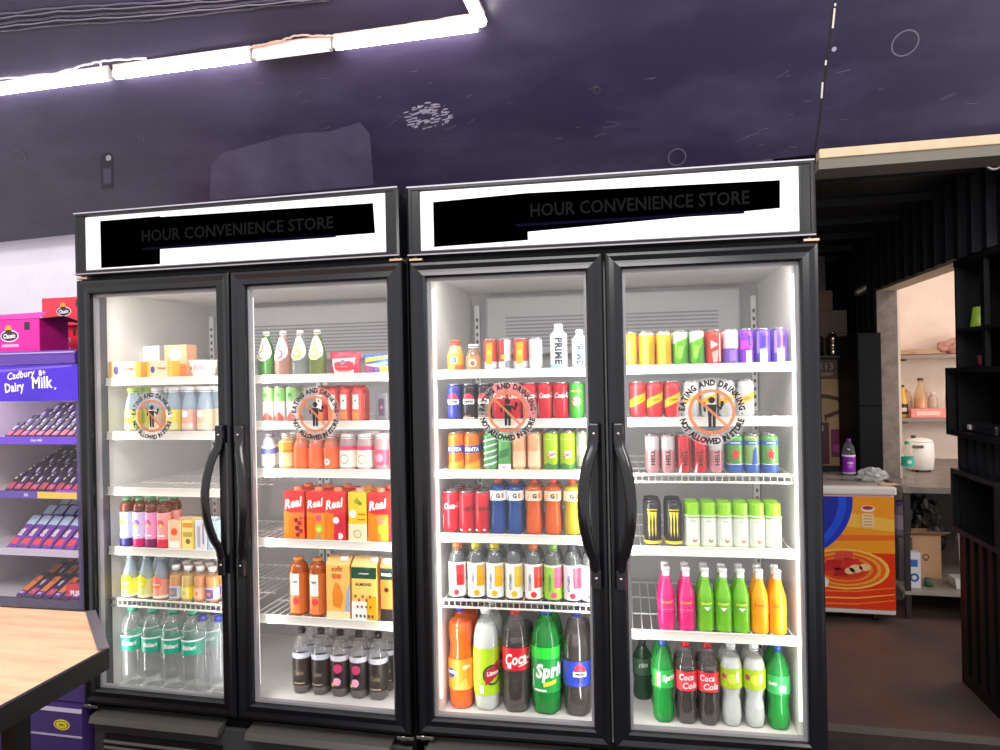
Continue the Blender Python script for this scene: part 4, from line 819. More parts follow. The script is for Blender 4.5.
row(3, 5, [(664, 'sprite', 'bright green soda bottle with blue cap'), (687, 'cola', 'dark cola bottle with red label'), (709, 'cola', 'dark cola bottle with red label'), (732, 'lime', 'cloudy lime soda bottle with white cap'), (755, 'lime', 'cloudy lime soda bottle with white cap'), (779, 'sprite2', 'green soda bottle at the door post', 22.5)], 22, 643, 724, .125, back=1, sc=1.0)
row(3, 5, [(643, 'dark_green', 'dark green bottle standing at the back', 20)], 20, 640, 697, .27, back=0)
# loose packs
def pouch(door, shelf, px, w, yt, yb, col, items, desc, front=.12):
    fr = (F1, F1, F2, F2)[door]; z = RAILS[door][shelf][0]-.0035
    a, b = local(px-w/2, yb, front, fr), local(px+w/2, yb, front, fr); W_ = b.x-a.x
    h = local(px, yt, front, fr).z-local(px, yb, front, fr).z
    o = mk_pouch(W_, .04, h, col, items); o.location = world(((a.x+b.x)/2, front, z), fr); o.rotation_euler = (0, 0, fr[3])
    PENDING.append((o, desc, shelf, door, False))
pouch(1, 0, 346, 31, 349, 371, '#d8344c', [('#f2eee8', 'poly', [(-.62, .08), (.6, .08), (.75, .75), (-.72, .72)]), ('#8a8a94', 'disc', 0, .56, .16), ('#9a6a5c', 'rect', -.4, .4, .14, .17), ('#b4a49c', 'rect', -.3, .3, .34, .37)], 'red pouch with white label')
pouch(1, 0, 378, 27, 352, 371, '#3c6cc8', [('#f2b43c', 'poly', [(-.8, .6), (.8, .8), (.8, .95), (-.8, .85)]), ('#c84c6c', 'disc', -.5, .3, .35), ('#f6dc4c', 'rect', .3, .9, .1, .4), ('#efeef4', 'poly', [(-.9, .5), (.2, .35), (.9, .6), (.1, .55)]), ('#8c6ac0', 'disc', .1, .25, .2)], 'blue, yellow and violet pouch')
pouch(0, 3, 192, 26, 503, 524, '#e88a94', [('#f4dcd8', 'disc', -.2, .55, .3), ('#c84a5c', 'rect', -.8, .8, .1, .25)], 'rose pink pouch behind the small packs', .24)
pouch(0, 3, 212, 18, 506, 530, '#eeb0a4', [('#d8505c', 'rect', -.7, .7, .55, .75)], 'pale salmon pouch behind the small packs', .22)
# tub and wrapped packs on the top shelf of the first door
fr = F1
def tub(px, w, yt, yb, y, name, desc, col, ring):
    a, b = local(px-w/2, yb, y, fr), local(px+w/2, yb, y, fr); r = (b.x-a.x)/2; h = local(px, yt, y, fr).z-local(px, yb, y, fr).z
    o = empty(name, ((a.x+b.x)/2, y, RAILS[0][0][0]-.0035)); mb = MB()
    mb.lathe([(r*.72, 0), (r*.74, .003), (r, h-.004)], M(col, .4), 28); art(mb, [('#6a8a3c', 'disc', -.5, .55, .14), ('#d8a8b4', 'rect', -.2, .7, .45, .75)], cyl(r*.93), r, h, r*.25); mb.build('tub_body', o)
    mb = MB(); mb.lathe([(r*1.03, h-.006), (r*1.05, h-.002), (r*1.0, h), (r*.1, h-.001)], M(ring, .4), 28); mb.build('lid', o)
    PENDING.append((o, desc, 0, 0, False)); return o
tub(204, 24, 359, 376, .155, 'food_tub', 'white flared tub', '#efe8da', '#f4f0e8')
for (px, w, yt, yb, y, c, its, ds) in ((150, 30, 346, 364, .30, '#cfd0d2', [('#b0b4b8', 'rect', -.8, .8, .2, .4), ('#e8e4dc', 'rect', -.5, .5, .5, .8)], 'grey-white box at the back of the shelf'), (181, 22, 345, 372, .26, '#f0b088', [('#f6e4d2', 'disc', 0, .72, .5), ('#e07a3c', 'rect', -1, 1, 0, .42)], 'orange pack behind the butter boxes')):
    a, b = local(px-w/2, yb, y, fr), local(px+w/2, yb, y, fr)
    o = mk_carton('snack_pack', b.x-a.x, .06, local(px, yt, y, fr).z-RAILS[0][0][0]+.003, c, its); o.location = ((a.x+b.x)/2, y, RAILS[0][0][0]-.0035); PENDING.append((o, ds, 0, 0, False))
# white and yellow lidded box lying in front (yellow strip by the door post)
# labels: singled out by look, else by order in the row
groups = {}
for o, desc, sh, dr, bk in PENDING: groups.setdefault((desc, sh, dr, bk), []).append(o)
ORD = ['first', 'second', 'third', 'fourth', 'fifth', 'sixth']; NUM = {2: 'two', 3: 'three', 4: 'four', 5: 'five', 6: 'six'}
def plural(d):
    w = d.split(' ')
    for n in ('bottle', 'can', 'carton', 'jar', 'box', 'pack'):
        if n in w: i = w.index(n); w[i] = n+('es' if n == 'box' else 's'); break
    return ' '.join(w)
for (desc, sh, dr, bk), os_ in groups.items():
    where = 'on the %s shelf, %s door' % (SHW[sh], DOORW[dr])
    for i, o in enumerate(os_):
        kind = o.name.split('.')[0]; o['category'] = CATS.get(kind, 'tub')
        if bk:
            o['label'] = 'back-row %s, %s shelf, %s door' % (desc, SHW[sh], DOORW[dr]); o['group'] = 'back row: %s, %s shelf, %s door' % (desc, SHW[sh], DOORW[dr])
        elif len(os_) == 1: o['label'] = '%s, %s' % (desc, where.replace('on the ', ''))
        else:
            o['label'] = '%s of %s %s, %s' % (ORD[i], NUM[len(os_)], plural(desc), where.replace('on the ', '')); o['group'] = '%s %s' % (plural(desc), where)

# ------------------------------------------------------------------ purple chocolate cooler on the left
PUR = M('#5a3aa0', .35); PURD = M('#43306e', .4); PURB = M('#4a1fd0', .35, key='pursign', noise=('#3a18b8', 6, (.4, .7)))
cc = empty('chocolate_cooler', (-.64, .03, 0), 0, 'purple chocolate display cooler left of the black coolers', 'display cooler')
mb = MB(); W = .625
IN = M('#e4d6de', .4)
mb.box(0, .03, .0, .62, .1, 1.60, PURD); mb.box(W-.03, W, .0, .62, .1, 1.60, PURD); mb.box(.03, W-.03, .59, .62, .1, 1.60, IN); mb.box(0, W, .0, .62, 1.60, 1.615, PUR)
mb.box(.03, .034, .02, .59, .45, 1.60, IN); mb.box(W-.034, W-.03, .02, .59, .45, 1.60, IN); mb.box(.03, W-.03, .02, .59, .44, .45, IN)
mb.build('cabinet', cc)
mb = MB(); mb.prism([(-.03, 1.595), (-.034, 1.622), (-.02, 1.64), (.62, 1.64), (.62, 1.615), (.0, 1.612)], PUR, 0, W, 'x'); mb.box(0, W, -.036, -.033, 1.63, 1.634, M('#b79ad8', .3)); mb.build('top_trim', cc)
mb = MB(); mb.box(0, W, -.02, .0, 1.462, 1.59, PURB)
m = flat(-.02, .0, 1.526); LW = M('#f3eef8', .4)
decal(mb, shape('text', 'Cadbury', .385, .028, .034, .12, .95, .02, .25), m, LW)
decal(mb, shape('text', '8+', .475, .036, .022, .1, .95, .03, 0), m, LW)
decal(mb, shape('text', 'Dairy', .355, -.018, .044, .10, .8, .03, 0), m, LW); decal(mb, shape('text', 'Milk', .475, .002, .042, .02, .85, .03, 0), m, LW)
decal(mb, shape('disc', .53, -.02, .004), m, LW)
decal(mb, shape('poly', [(.02, .04), (.6, .062), (.6, .055), (.02, .03)]), m, M('#7a5ae8', .4))
mb.build('sign_panel', cc)
mb = MB(); mb.box(.006, W-.006, -.012, .0, .40, .455, PURD); mb.box(0, W, -.03, .0, .12, .395, PURD); mb.box(0, W, -.034, -.028, .372, .385, M('#cfc3d8', .4)); mb.box(0, W, -.034, -.028, .285, .290, M('#b9aec4', .4))
mb.box(0, W, .0, .55, .06, .12, BLACK)
m = flat(-.03, 0, 0)
decal(mb, shape('disc', W-.085, .325, .034, .55), m, M('#e8d23c', .4)); decal(mb, shape('disc', W-.085, .325, .028, .5), m, M('#3c3a1c', .4), None, .0008); decal(mb, shape('disc', W-.085, .325, .024, .5), m, M('#e8d23c', .4), None, .0012); decal(mb, shape('text', 'WH', W-.085, .325, .010), m, M('#3c3a1c', .4), None, .0016)
mb.build('base_panel', cc)
for x in (.05, W-.05):
    mb = MB(); mb.lathe([(.02, -.03), (.02, .06)], BLACK, 10, c=(x, .1, 0)); mb.lathe([(.02, -.03), (.02, .06)], BLACK, 10, c=(x, .5, 0)); mb.build('foot', cc)
SHZ = [1.318, 1.122, .915, .735]
def choc(name, L, Wd, T, col, arts):
    root = empty(name); mb = MB(); vs = []; nx, ny = 6, 12
    for sg in (-1, 1):
        for j in range(ny+1):
            for i in range(nx+1):
                u, v = i/nx*2-1, j/ny; crimp = min(1, min(v, 1-v)/.08); b = (1-abs(u)**3)**.5*(.15+.85*crimp)
                vs.append((u*Wd/2, v*L, T/2+sg*T/2*b+(.001*((i+j) % 2)) * (crimp < 1)))
    n = (nx+1)*(ny+1); fs = []
    for k in (0, 1):
        for j in range(ny):
            for i in range(nx):
                a = k*n+j*(nx+1)+i; q = [a, a+1, a+nx+2, a+nx+1]; fs.append(q if k else q[::-1])
    for j in range(ny):
        for i in (0, nx): a = j*(nx+1)+i; fs.append([a, a+nx+1, n+a+nx+1, n+a])
    for i in range(nx):
        for j in (0, ny): a = j*(nx+1)+i; fs.append([a, a+1, n+a+1, n+a])
    mb.add(vs, fs, M(col, .38), True)
    mf = lambda s, z, off: (s, z+L/2, T/2+T/2*(1-min(1, abs(s)/(Wd/2))**3)**.5+off+.0008)
    art(mb, arts, mf, Wd/2, L, Wd/6); mb.build('wrapper', root); return root
W_ = '#f3e8ee'
CH = {
 'purple': (choc, '#38185a', [('#c84a78', 'rect', -.9, .9, -.42, -.18), (W_, 'text', 'milk', 0, .05, .7, PI/2, .9, .05, 0), ('#2a1a34', 'rect', -.9, .9, .25, .42), ('#e8a0b4', 'disc', .3, -.3, .2)], 'small dark purple and pink chocolate bar'),
 'dark': (choc, '#28162e', [('#b8485c', 'rect', -.9, .9, -.42, -.1), ('#d9c9a8', 'disc', -.2, .1, .35), (W_, 'disc', .3, .26, .22), ('#7a5a9c', 'rect', -.8, .8, .34, .4)], 'small dark chocolate bar with red foot'),
 'star': (choc, '#7a34a8', [('#b9d0e8', 'rect', -.95, .95, .18, .46), ('#e8445c', 'rect', -.7, .7, -.42, -.24), (W_, 'text', 'Silk', 0, -.06, .9, PI/2, .9, .05, .2)], 'long violet chocolate bar with pale blue end'),
 'orange': (choc, '#4a2450', [('#e8803c', 'rect', -.8, .8, -.30, .30), ('#7a3ab0', 'rect', -.9, .9, -.46, -.32), (W_, 'text', 'nut', 0, -.38, .5, 0, .9, .05, 0), ('#c84a34', 'disc', .1, .12, .4)], 'chocolate bar in purple and orange wrapper'),
}
TP = {}
def bars(sh, kind, cols, rows, pitch, L, tilt, z0, x0, ystart=.03, rpitch=.05, where='', stack=.02):
    bx = []
    for j in range(rows):
        for i in range(cols):
            k = (kind if isinstance(kind, str) else kind[i % len(kind)]); key = (k, L)
            if key not in TP: TP[key] = choc('chocolate_bar', L, pitch*.9, .013, CH[k][1], CH[k][2]); o = TP[key]
            else: o = copy_tree(TP[key])
            o.location = (-.64+x0+i*pitch, .03+ystart+j*rpitch, z0+j*stack); o.rotation_euler = (tilt, 0, -.06+random.uniform(-.02, .02))
            o['label'] = '%s, %s shelf of the purple cooler' % (CH[k][3], where); o['category'] = 'chocolate bar'; o['group'] = 'chocolate bars on the %s shelf: %s' % (where, k)
bars(0, ['purple', 'dark'], 10, 4, .034, .085, math.radians(38), SHZ[0]+.004, .26, .035, .062, 'top', .022)
bars(1, ['dark', 'purple'], 9, 4, .036, .095, math.radians(42), SHZ[1]+.004, .265, .03, .060, 'second', .026)
bars(2, 'star', 7, 3, .050, .15, math.radians(40), SHZ[2]+.004, .275, .03, .075, 'third', .024)
bars(3, ['orange', 'purple'], 8, 4, .040, .13, math.radians(26), SHZ[3]+.004, .305, .03, .085, 'bottom', .02)
for i, z in enumerate(SHZ):
    mb = MB(); sm = M('#d9d0d8', .4)
    mb.box(.034, W-.034, .012, .58, z-.006, z, sm)
    s = mb.build('shelf', cc)
    mb = MB(); c0 = ['#6a34d8', '#5a3aa0', '#c9bcd0', '#4a3a5c'][i]
    mb.box(.034, W-.034, .004, .012, z-.012, z+.014, M(c0, .35))
    m = flat(.004, 0, z+.001)
    if i == 0: decal(mb, shape('text', 'Dairy Milk', .42, 0, .012, 0, .9, .02, .2), m, LW)
    if i == 1: decal(mb, shape('rect', .42, W-.036, -.011, .012), m, M('#f2c440', .4)); decal(mb, shape('text', 'Silk', .37, 0, .011, 0, .9, .02, .2), m, LW); decal(mb, shape('rect', .50, W-.036, .013, .02), m, M('#a03ae0', .4))
    mb.build('price_rail', s)
mb = MB(); mb.box(.50, .59, .04, .06, SHZ[3]+.002, SHZ[3]+.062, M('#d83044', .4))
m = flat(.04, .545, SHZ[3]+.03); decal(mb, shape('text', 'FUSE', 0, 0, .020, 0, 1, .06, 0), m, LW)
mb.build('shelf_sign', cc)
mb = MB(); g = clear('#f6f2f8', .0, .08, .02); mb.box(.012, W-.012, -.008, -.004, .455, 1.462, g); mb.build('glass_pane', cc)
mb = MB(); mb.box(.046, W-.046, .1, .12, 1.575, 1.585, M('#fff6ff', .5, 0, 6)); mb.build('light_strip', cc)

def gift_box(px0, px1, py0, py1, y, dep, col, side, label, open_=False, rz=0, z=None):
    a, b = atY(px0, py1, y), atY(px1, py0, y); w = b.x-a.x; z = z or 1.6405; h = max(.05, b.z-z)
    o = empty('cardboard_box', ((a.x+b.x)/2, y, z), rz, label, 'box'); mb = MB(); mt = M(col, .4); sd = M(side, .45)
    t = .003
    if open_:
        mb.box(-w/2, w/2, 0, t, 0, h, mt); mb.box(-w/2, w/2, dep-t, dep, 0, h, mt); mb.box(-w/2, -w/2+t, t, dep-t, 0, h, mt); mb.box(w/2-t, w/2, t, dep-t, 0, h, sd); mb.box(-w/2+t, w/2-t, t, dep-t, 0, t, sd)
    else: mb.box(-w/2, w/2, 0, dep, 0, h, mt, .002)
    m = flat(0, 0, 0)
    decal(mb, shape('disc', -.02*w, h*.5, w*.16, .55), m, M('#f4eef2', .4)); decal(mb, shape('disc', -.02*w, h*.5, w*.145, .5), m, M('#3a1c34', .4), None, .0008); decal(mb, shape('text', 'Classic', -.02*w, h*.5, w*.07, .05, .8, .04, .1), m, M('#f4eef2', .4), None, .0012)
    decal(mb, shape('disc', -.04*w, h*.70, w*.06), m, M('#e8a03c', .4)); decal(mb, shape('rect', .24*w, .34*w, h*.66, h*.90), m, M('#3a1438', .4)); decal(mb, shape('rect', -.16*w, .14*w, h*.17, h*.25), m, M('#f8b0d8', .4))
    mb.build('box_body', o)
    if open_:
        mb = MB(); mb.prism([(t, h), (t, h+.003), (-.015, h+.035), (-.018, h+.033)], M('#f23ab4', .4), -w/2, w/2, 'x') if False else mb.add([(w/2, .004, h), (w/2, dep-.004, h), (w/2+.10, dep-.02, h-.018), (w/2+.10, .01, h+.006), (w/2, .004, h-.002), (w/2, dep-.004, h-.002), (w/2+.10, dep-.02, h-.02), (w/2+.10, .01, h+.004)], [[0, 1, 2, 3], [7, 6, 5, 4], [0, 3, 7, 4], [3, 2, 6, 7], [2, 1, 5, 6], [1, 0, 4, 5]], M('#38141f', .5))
        mb.add([(-w/2, 0, h), (w/2, 0, h), (w/2-.01, .05, h+.028), (-w/2+.01, .05, h+.024), (-w/2, 0, h-.002), (w/2, 0, h-.002), (w/2-.01, .05, h+.026), (-w/2+.01, .05, h+.022)], [[0, 1, 2, 3], [7, 6, 5, 4], [0, 3, 7, 4], [3, 2, 6, 7], [2, 1, 5, 6], [1, 0, 4, 5]], M('#f04cb8', .4))
        mb.build('flap', o)
    return o
gift_box(-17, 39, 318, 353, .08, .13, '#ee1a9c', '#b01070', 'bright magenta cardboard box with open lid on the purple cooler', True)
b1 = gift_box(54, 80, 326, 353, .33, .2, '#e8203a', '#b81428', 'red and white cardboard box under another red box')
zt = b1.location.z+max(v.co.z for v in b1.children[0].data.vertices)+.001
mb = MB(); mb.box(-.09, .07, -.002, 0, .075, .095, BLACK) if False else None
gift_box(42, 88, 296, 324, .30, .2, '#e83048', '#c0203a', 'red cardboard box with oval emblem, topmost in its stack', z=zt)

# ------------------------------------------------------------------ counter in the near left corner
WOODT = M('#e6bd96', .42, key='wood', noise=('#cf9474', 3.2, (.4, .75), (1.2, 9, 1)), spec=.4)
ct = empty('counter', (0, 0, 0), 0, 'light wood-topped shop counter with thick black edge and clipped corner', 'counter')
top = [(-.75, -.60), (.575, -.575), (.815, -.776), (.845, -1.06), (.86, -1.45), (-.75, -1.45)]
top = [(-.75, -.60), (.575, -.575), (.797, -.776), (.815, -1.06), (.84, -1.45), (-.75, -1.45)]
mb = MB(); mb.prism(top, WOODT, .943, .950, 'z'); mb.build('counter_top', ct)
def inset(pts, d):
    c = Vector((sum(p[0] for p in pts)/len(pts), sum(p[1] for p in pts)/len(pts))); return [tuple(Vector(p)+(c-Vector(p)).normalized()*d) for p in pts]
out = inset(top, -.010)
mb = MB(); n = len(top); EDG = M('#141216', .35)
vs = [(p[0], p[1], z) for z in (.908, .951) for p in out]+[(p[0], p[1], z) for z in (.908, .951) for p in top]
fs = []
for i in range(n):
    j = (i+1) % n; fs += [[i, j, n+j, n+i], [2*n+i, 3*n+i, 3*n+j, 2*n+j], [n+i, n+j, 3*n+j, 3*n+i], [i, 2*n+i, 2*n+j, j]]
mb.add(vs, fs, EDG); mb.prism(inset(top, .004), EDG, .908, .942, 'z'); mb.build('edge_band', ct)
for p, q in ((out[2], out[1]), ):
    mb = MB(); a, b = Vector((*p, .952)), Vector((*q, .952)); d = (b-a).normalized(); nn = Vector((-d.y, d.x, 0))
    if nn.y < 0: nn = -nn
    mb.add([a, b, b-nn*.022, a-nn*.022, a+Vector((0, 0, .002)), b+Vector((0, 0, .002)), b-nn*.022+Vector((0, 0, .002)), a-nn*.022+Vector((0, 0, .002))], [[0, 1, 2, 3], [7, 6, 5, 4], [0, 4, 5, 1], [1, 5, 6, 2], [2, 6, 7, 3], [3, 7, 4, 0]], M('#8c828a', .3, .6)); mb.build('corner_strip', ct)
for x, y in ((.50, -.72), (-.65, -.72), (.50, -1.35), (-.65, -1.35)):
    mb = MB(); mb.box(x-.02, x+.02, y-.02, y+.02, -.03, .908, BLACK); mb.build('leg', ct)
mb = MB(); mb.box(-.62, .45, -1.33, -.76, .12, .90, M('#c08a5c', .5, noise=('#a87048', 4, (.4, .7), (1, 1, 6)))); mb.build('counter_body', ct)

# ------------------------------------------------------------------ tube lights under the leaning panel
TZ = 2.76
HOUS = M('#f0d6d0', .4); TUBE = M('#fff8f4', .5, 0, 30)
TY = .352
def tube_light(a, b, label, lit=True):
    a, b = Vector(a), Vector(b); d = b-a; L = d.length; o = empty('tube_light', a, 0, label, 'tube light', 'tube lights in a frame under the roof'); o.rotation_euler = (0, 0, math.atan2(d.y, d.x))
    mb = MB(); mb.box(0, L, -.014, .030, .010, .034, HOUS, .003); mb.build('housing', o)
    mb = MB()
    if lit: mb.lathe([(.017, 0), (.017, L-.02)], TUBE, 14, T=Matrix.Translation((.01, -.004, -.006)) @ Matrix.Rotation(PI/2, 4, 'Y'))
    else: mb.lathe([(.017, 0), (.017, L-.02)], M('#f0d6cc', .3, 0, 1.1), 14, T=Matrix.Translation((.01, -.004, -.006)) @ Matrix.Rotation(PI/2, 4, 'Y'))  # unlit section: its brightness is put into the material as weak emission
    mb.build('tube', o)
    for x in (0, L-.014):
        mb = MB(); mb.box(x, x+.014, -.018, .012, -.02, .012, M('#e9e6e2', .4), .003); mb.build('end_cap', o)
    return o
def at_tube(px, py):
    d = ray(px, py); t = (TZ-CZ)/d.z; return CX+d.x*t
xs = [at_tube(-60, 93), at_tube(112, 74), at_tube(250, 54), at_tube(330, 43), at_tube(478, 22)]
tube_light((xs[0], TY, TZ), (xs[1]-.01, TY, TZ), 'long lit tube light at the left edge, first of the row')
tube_light((xs[1]+.01, TY, TZ), (xs[2], TY, TZ), 'lit tube light in the middle left of the row')
tube_light((xs[2]+.01, TY, TZ), (xs[3], TY, TZ), 'short dim section of tube light housing between two lit tubes', False)
tube_light((xs[3]+.01, TY, TZ), (xs[4], TY, TZ), 'lit tube light ending at the corner of the light frame')
tube_light((xs[4]+.012, TY-1.2, TZ), (xs[4]+.012, TY-.02, TZ), 'lit tube light running from the frame corner towards the viewer')
def cable(pts, r, col, label, lift=.012, nm='cable', grp=None):
    P = []
    for k, (a, b) in enumerate(pts): P.append(on_panel(a, b, lift)[0])
    Q = []
    for i in range(len(P)-1):
        for t in range(6):
            q = P[i].lerp(P[i+1], t/6); q = q+SL*(.0022*math.sin(2.1*(i*6+t)+r*9000)); Q.append(q)
    Q.append(P[-1]); mb = MB(); mb.tube(Q, r, M(col, .5), 6, Vector((0, 0, 1))); o = mb.build(nm); tag(o, label, 'cable', grp); return o
for i, (o1, c, r) in enumerate(((14, '#5a5366', .004), (18, '#756d7e', .003), (23, '#3a3546', .005), (27, '#7c7484', .003), (31, '#2e2a38', .004))):
    cable([(-20, o1+2), (60, o1-7), (150, o1-12), (250, o1-19-i), (330, o1-27-i)], r, c, 'thin wire in the bundle along the top of the dark panel', .010, grp='bundled wires on the dark panel')
cable([(-10, 78), (60, 71), (95, 61), (112, 58), (150, 56)], .004, '#d9d2dc', 'white wire lying along the top of the left tube light', .03)
cable([(250, 46), (285, 38), (300, 33), (330, 34), (400, 24), (475, 12)], .004, '#c9a890', 'pale twisted wire above the right-hand tube light', .03)
z1 = on_panel(107, 62, 0)[0]
o = cable([(107, 58), (110, 72)], .003, '#f2f0ee', 'white cable tie loop holding the tube lights at their joint', .05); o['category'] = 'cable tie'

# ------------------------------------------------------------------ through the opening: container room
def box_at(name, label, cat, x0, x1, y0, y1, z0, z1, mat, dec=None, bev=.003, loc0=True, group=None):
    o = empty(name, ((x0+x1)/2, y0, z0), 0, label, cat, group); mb = MB(); w = x1-x0
    mb.box(-w/2, w/2, 0, y1-y0, 0, z1-z0, mat, bev)
    if dec: dec(mb, w, z1-z0)
    mb.build(name.split('_')[-1]+'_body', o); return o
# chest freezer
fz = empty('chest_freezer', (2.89, 2.5, 0), 0, 'low chest freezer with orange and blue swirled front panel', 'freezer')
mb = MB(); WF = M('#e6e0da', .35)
mb.box(-.46, .42, .012, .62, .05, .80, WF, .01); mb.build('freezer_body', fz)
mb = MB(); mb.box(-.47, .43, -.012, .64, .765, .815, WF, .012); mb.box(-.44, .40, .02, .6, .812, .82, M('#b7b0aa', .2)); mb.build('lid', fz)
mb = MB(); mb.box(-.455, .415, .0, .012, .085, .755, M('#e83a14', .3))
m = flat(0, 0, 0); cx, cz = .14, .32
orn = ['#f0641e', '#f8a02c', '#ee5a1c', '#f7b83c', '#ea4a1c', '#f48a24', '#e23c18']
decal(mb, shape('rect', -.455, .415, .42, .755), m, M('#f99f1e', .35), None, .0004)
decal(mb, shape('poly', [(-.1, .60), (.415, .55), (.415, .62), (-.1, .70)]), m, M('#fbc04a', .35), None, .0006)
decal(mb, shape('poly', [(-.1, .48), (.415, .50), (.415, .53), (-.1, .52)]), m, M('#f0701c', .35), None, .0006)
for i, (q, c) in enumerate(zip((.245, .225, .20, .18, .155, .135, .11), ('#fbc858', '#f0701c', '#f8a638', '#e8501c', '#f58a2c', '#e2461c', '#d83a20'))):
    decal(mb, shape('disc', cx, cz, q, .5), m, M(c, .35), None, .0008+.0003*i)
for i, z in enumerate((.13, .165, .205)):
    decal(mb, shape('poly', [(-.3+.1*i, z), (0, z-.025), (.2, z-.02), (.41, z+.012), (.41, z+.018), (.2, z-.012), (0, z-.015)]), m, M('#fbc04a' if i % 2 else '#f58a2c', .35), None, .0032)
for (x, z, w, h, c) in ((.07, .34, .09, .065, '#c8201c'), (.17, .355, .09, .06, '#d8302c'), (.13, .40, .10, .05, '#e04a3c'), (.12, .30, .09, .05, '#b81c1c')):
    decal(mb, shape('poly', [(x-w/2, z-h/2), (x+w/2, z-h/2+.008), (x+w/2+.006, z+h/2), (x-w/2+.01, z+h/2)]), m, M(c, .3), None, .0036)
for (x, z, q) in ((.20, .325, .036), (.25, .335, .032), (.165, .31, .028)): decal(mb, shape('disc', x, z, q, .7), m, M('#f6c890', .35), None, .004)
decal(mb, shape('disc', -.16, .70, .36), m, M('#0a0a4c', .35), None, .0044) if False else None
def clipdisc(cx, cz, r, z1=.755, x0=-.455):
    pts = []
    for i in range(60):
        a = 2*PI*i/60; pts.append((max(x0, cx+r*math.cos(a)), min(z1, cz+r*math.sin(a))))
    return shape('poly', pts)
decal(mb, clipdisc(-.17, .74, .36), m, M('#0c2fc0', .35), None, .0044); decal(mb, clipdisc(-.19, .74, .345), m, M('#1a50e0', .35), None, .0048); decal(mb, clipdisc(-.20, .74, .31), m, M('#0a1ea0', .35), None, .0052)
decal(mb, shape('disc', .27, .685, .038, .55), m, M('#f2e6d8', .4), None, .005); decal(mb, shape('disc', .27, .69, .03, .4), m, M('#b8283c', .4), None, .0054); decal(mb, shape('rect', .238, .302, .575, .655), m, M('#f4dcb0', .4), None, .005)
for i in range(4): decal(mb, shape('rect', .245, .295, .585+i*.018, .593+i*.018), m, M('#d89a5c', .4), None, .0054)
decal(mb, shape('disc', -.03, .12, .022), m, M('#f0e6dc', .4), None, .005)
decal(mb, shape('poly', [(-.09, .33), (-.03, .32), (.05, .25), (.04, .21), (-.01, .20), (-.09, .26)]), m, M('#f0ece8', .4), None, .0052)
pn = mb.build('front_panel', fz); pn['label'] = 'orange swirl artwork with a blue disc'
for x in (-.36, .32):
    for y in (.08, .55): mb = MB(); mb.lathe([(.018, 0), (.018, .03), (.008, .035), (.008, .052)], BLACK, 10, c=(x, y, 0)); mb.build('foot', fz)
# bottle and bag on the freezer
def put_bottle(spec, r, h, loc, label, cat='bottle', nm=None):
    o = FL[spec](r, h) if isinstance(spec, str) else spec(r, h); o.location = loc; o['label'] = label; o['category'] = cat; return o
put_bottle(lambda r, h: mk_bottle('plastic_bottle', r, h, 'big', CLEAR, None, 0, '#7a3aa0', (.18, .62, '#8a1fa8'), [('#c060d0', 'disc', 0, .36, .4), ('#f2ecf4', 'rect', -3.1, 3.1, .58, .62), ('#f2ecf4', 'text', 'vibe', 0, .44, .4), ('#e8dcea', 'rect', -3.1, 3.1, .18, .2)]), .038, .26, (3.115, 2.72, .8205), 'clear bottle with bright purple label on the chest freezer')
bm_ = bmesh.new(); bmesh.ops.create_icosphere(bm_, subdivisions=4, radius=1); rr = random.Random(5)
from mathutils import noise as NZ
for v in bm_.verts:
    k = 1+.35*NZ.noise(v.co*2.3)+.12*NZ.noise(v.co*6); v.co = Vector((v.co.x*.085*k, v.co.y*.07*k, max(-.034, v.co.z*.045*k)))
mb = MB(); mb.bm(bm_, clear('#e4e8e6', .45, .35, .12), smooth=False); o = mb.build('plastic_bag', None, (3.245, 2.70, .8215+.034), .3); tag(o, 'crumpled clear plastic bag lying on the chest freezer', 'plastic bag')
mb = MB(); mb.box(-.05, .05, -.03, .03, 0, .006, M('#d8b89c', .5), .001); o = mb.build('cardboard_scrap', None, (3.29, 2.56, .8205), .1); tag(o, 'small flat tan card at the freezer corner', 'card')
# stacked cartons behind the freezer
KR = M('#b59468', .6, noise=('#a07e54', 5, (.4, .7))); KD = M('#5a4436', .6); KB = M('#6b5546', .6)
def d1(mb, w, h):
    m = flat(0, 0, 0); mk = M('#4a2c1c', .6)
    P = [(-.5*w, .80*h), (-.1*w, .80*h), (.2*w, .77*h), (.36*w, .70*h), (.30*w, .63*h), (.1*w, .60*h), (-.12*w, .56*h)]
    for (a, b), (c, d) in zip(P, P[1:]):
        L = Vector((c-a, d-b)); n = Vector((-L.y, L.x)).normalized()*.014*(1 if a < .3*w else 1); decal(mb, shape('poly', [(a-n.x, b-n.y), (c-n.x, d-n.y), (c+n.x, d+n.y), (a+n.x, b+n.y)]), m, mk)
    for x, z, r in ((.05*w, .58*h, .012), (-.1*w, .53*h, .008), (.25*w, .66*h, .008)): decal(mb, shape('disc', x, z, r), m, mk, None, .0008)
    decal(mb, shape('rect', -.45*w, -.02*w, .02*h, .50*h), m, M('#5c2c34', .6)); decal(mb, shape('rect', .02*w, .3*w, .1*h, .42*h), m, M('#7a2450', .6)); decal(mb, shape('rect', -.3*w, -.15*w, .40*h, .46*h), m, M('#a89a90', .6), None, .0008)
    decal(mb, shape('disc', .16*w, .2*h, .03), m, M('#a8408c', .6), None, .0008)
c0 = box_at('carton', 'tan carton with a brown curved arrow, standing on the stack base', 'carton', 3.02, 3.305, 3.42, 3.75, .82, 1.45, KR, d1)
box_at('storage_crate', 'dark low crate under the tan carton behind the freezer', 'crate', 2.9, 3.33, 3.40, 3.8, 0, .819, DARK)
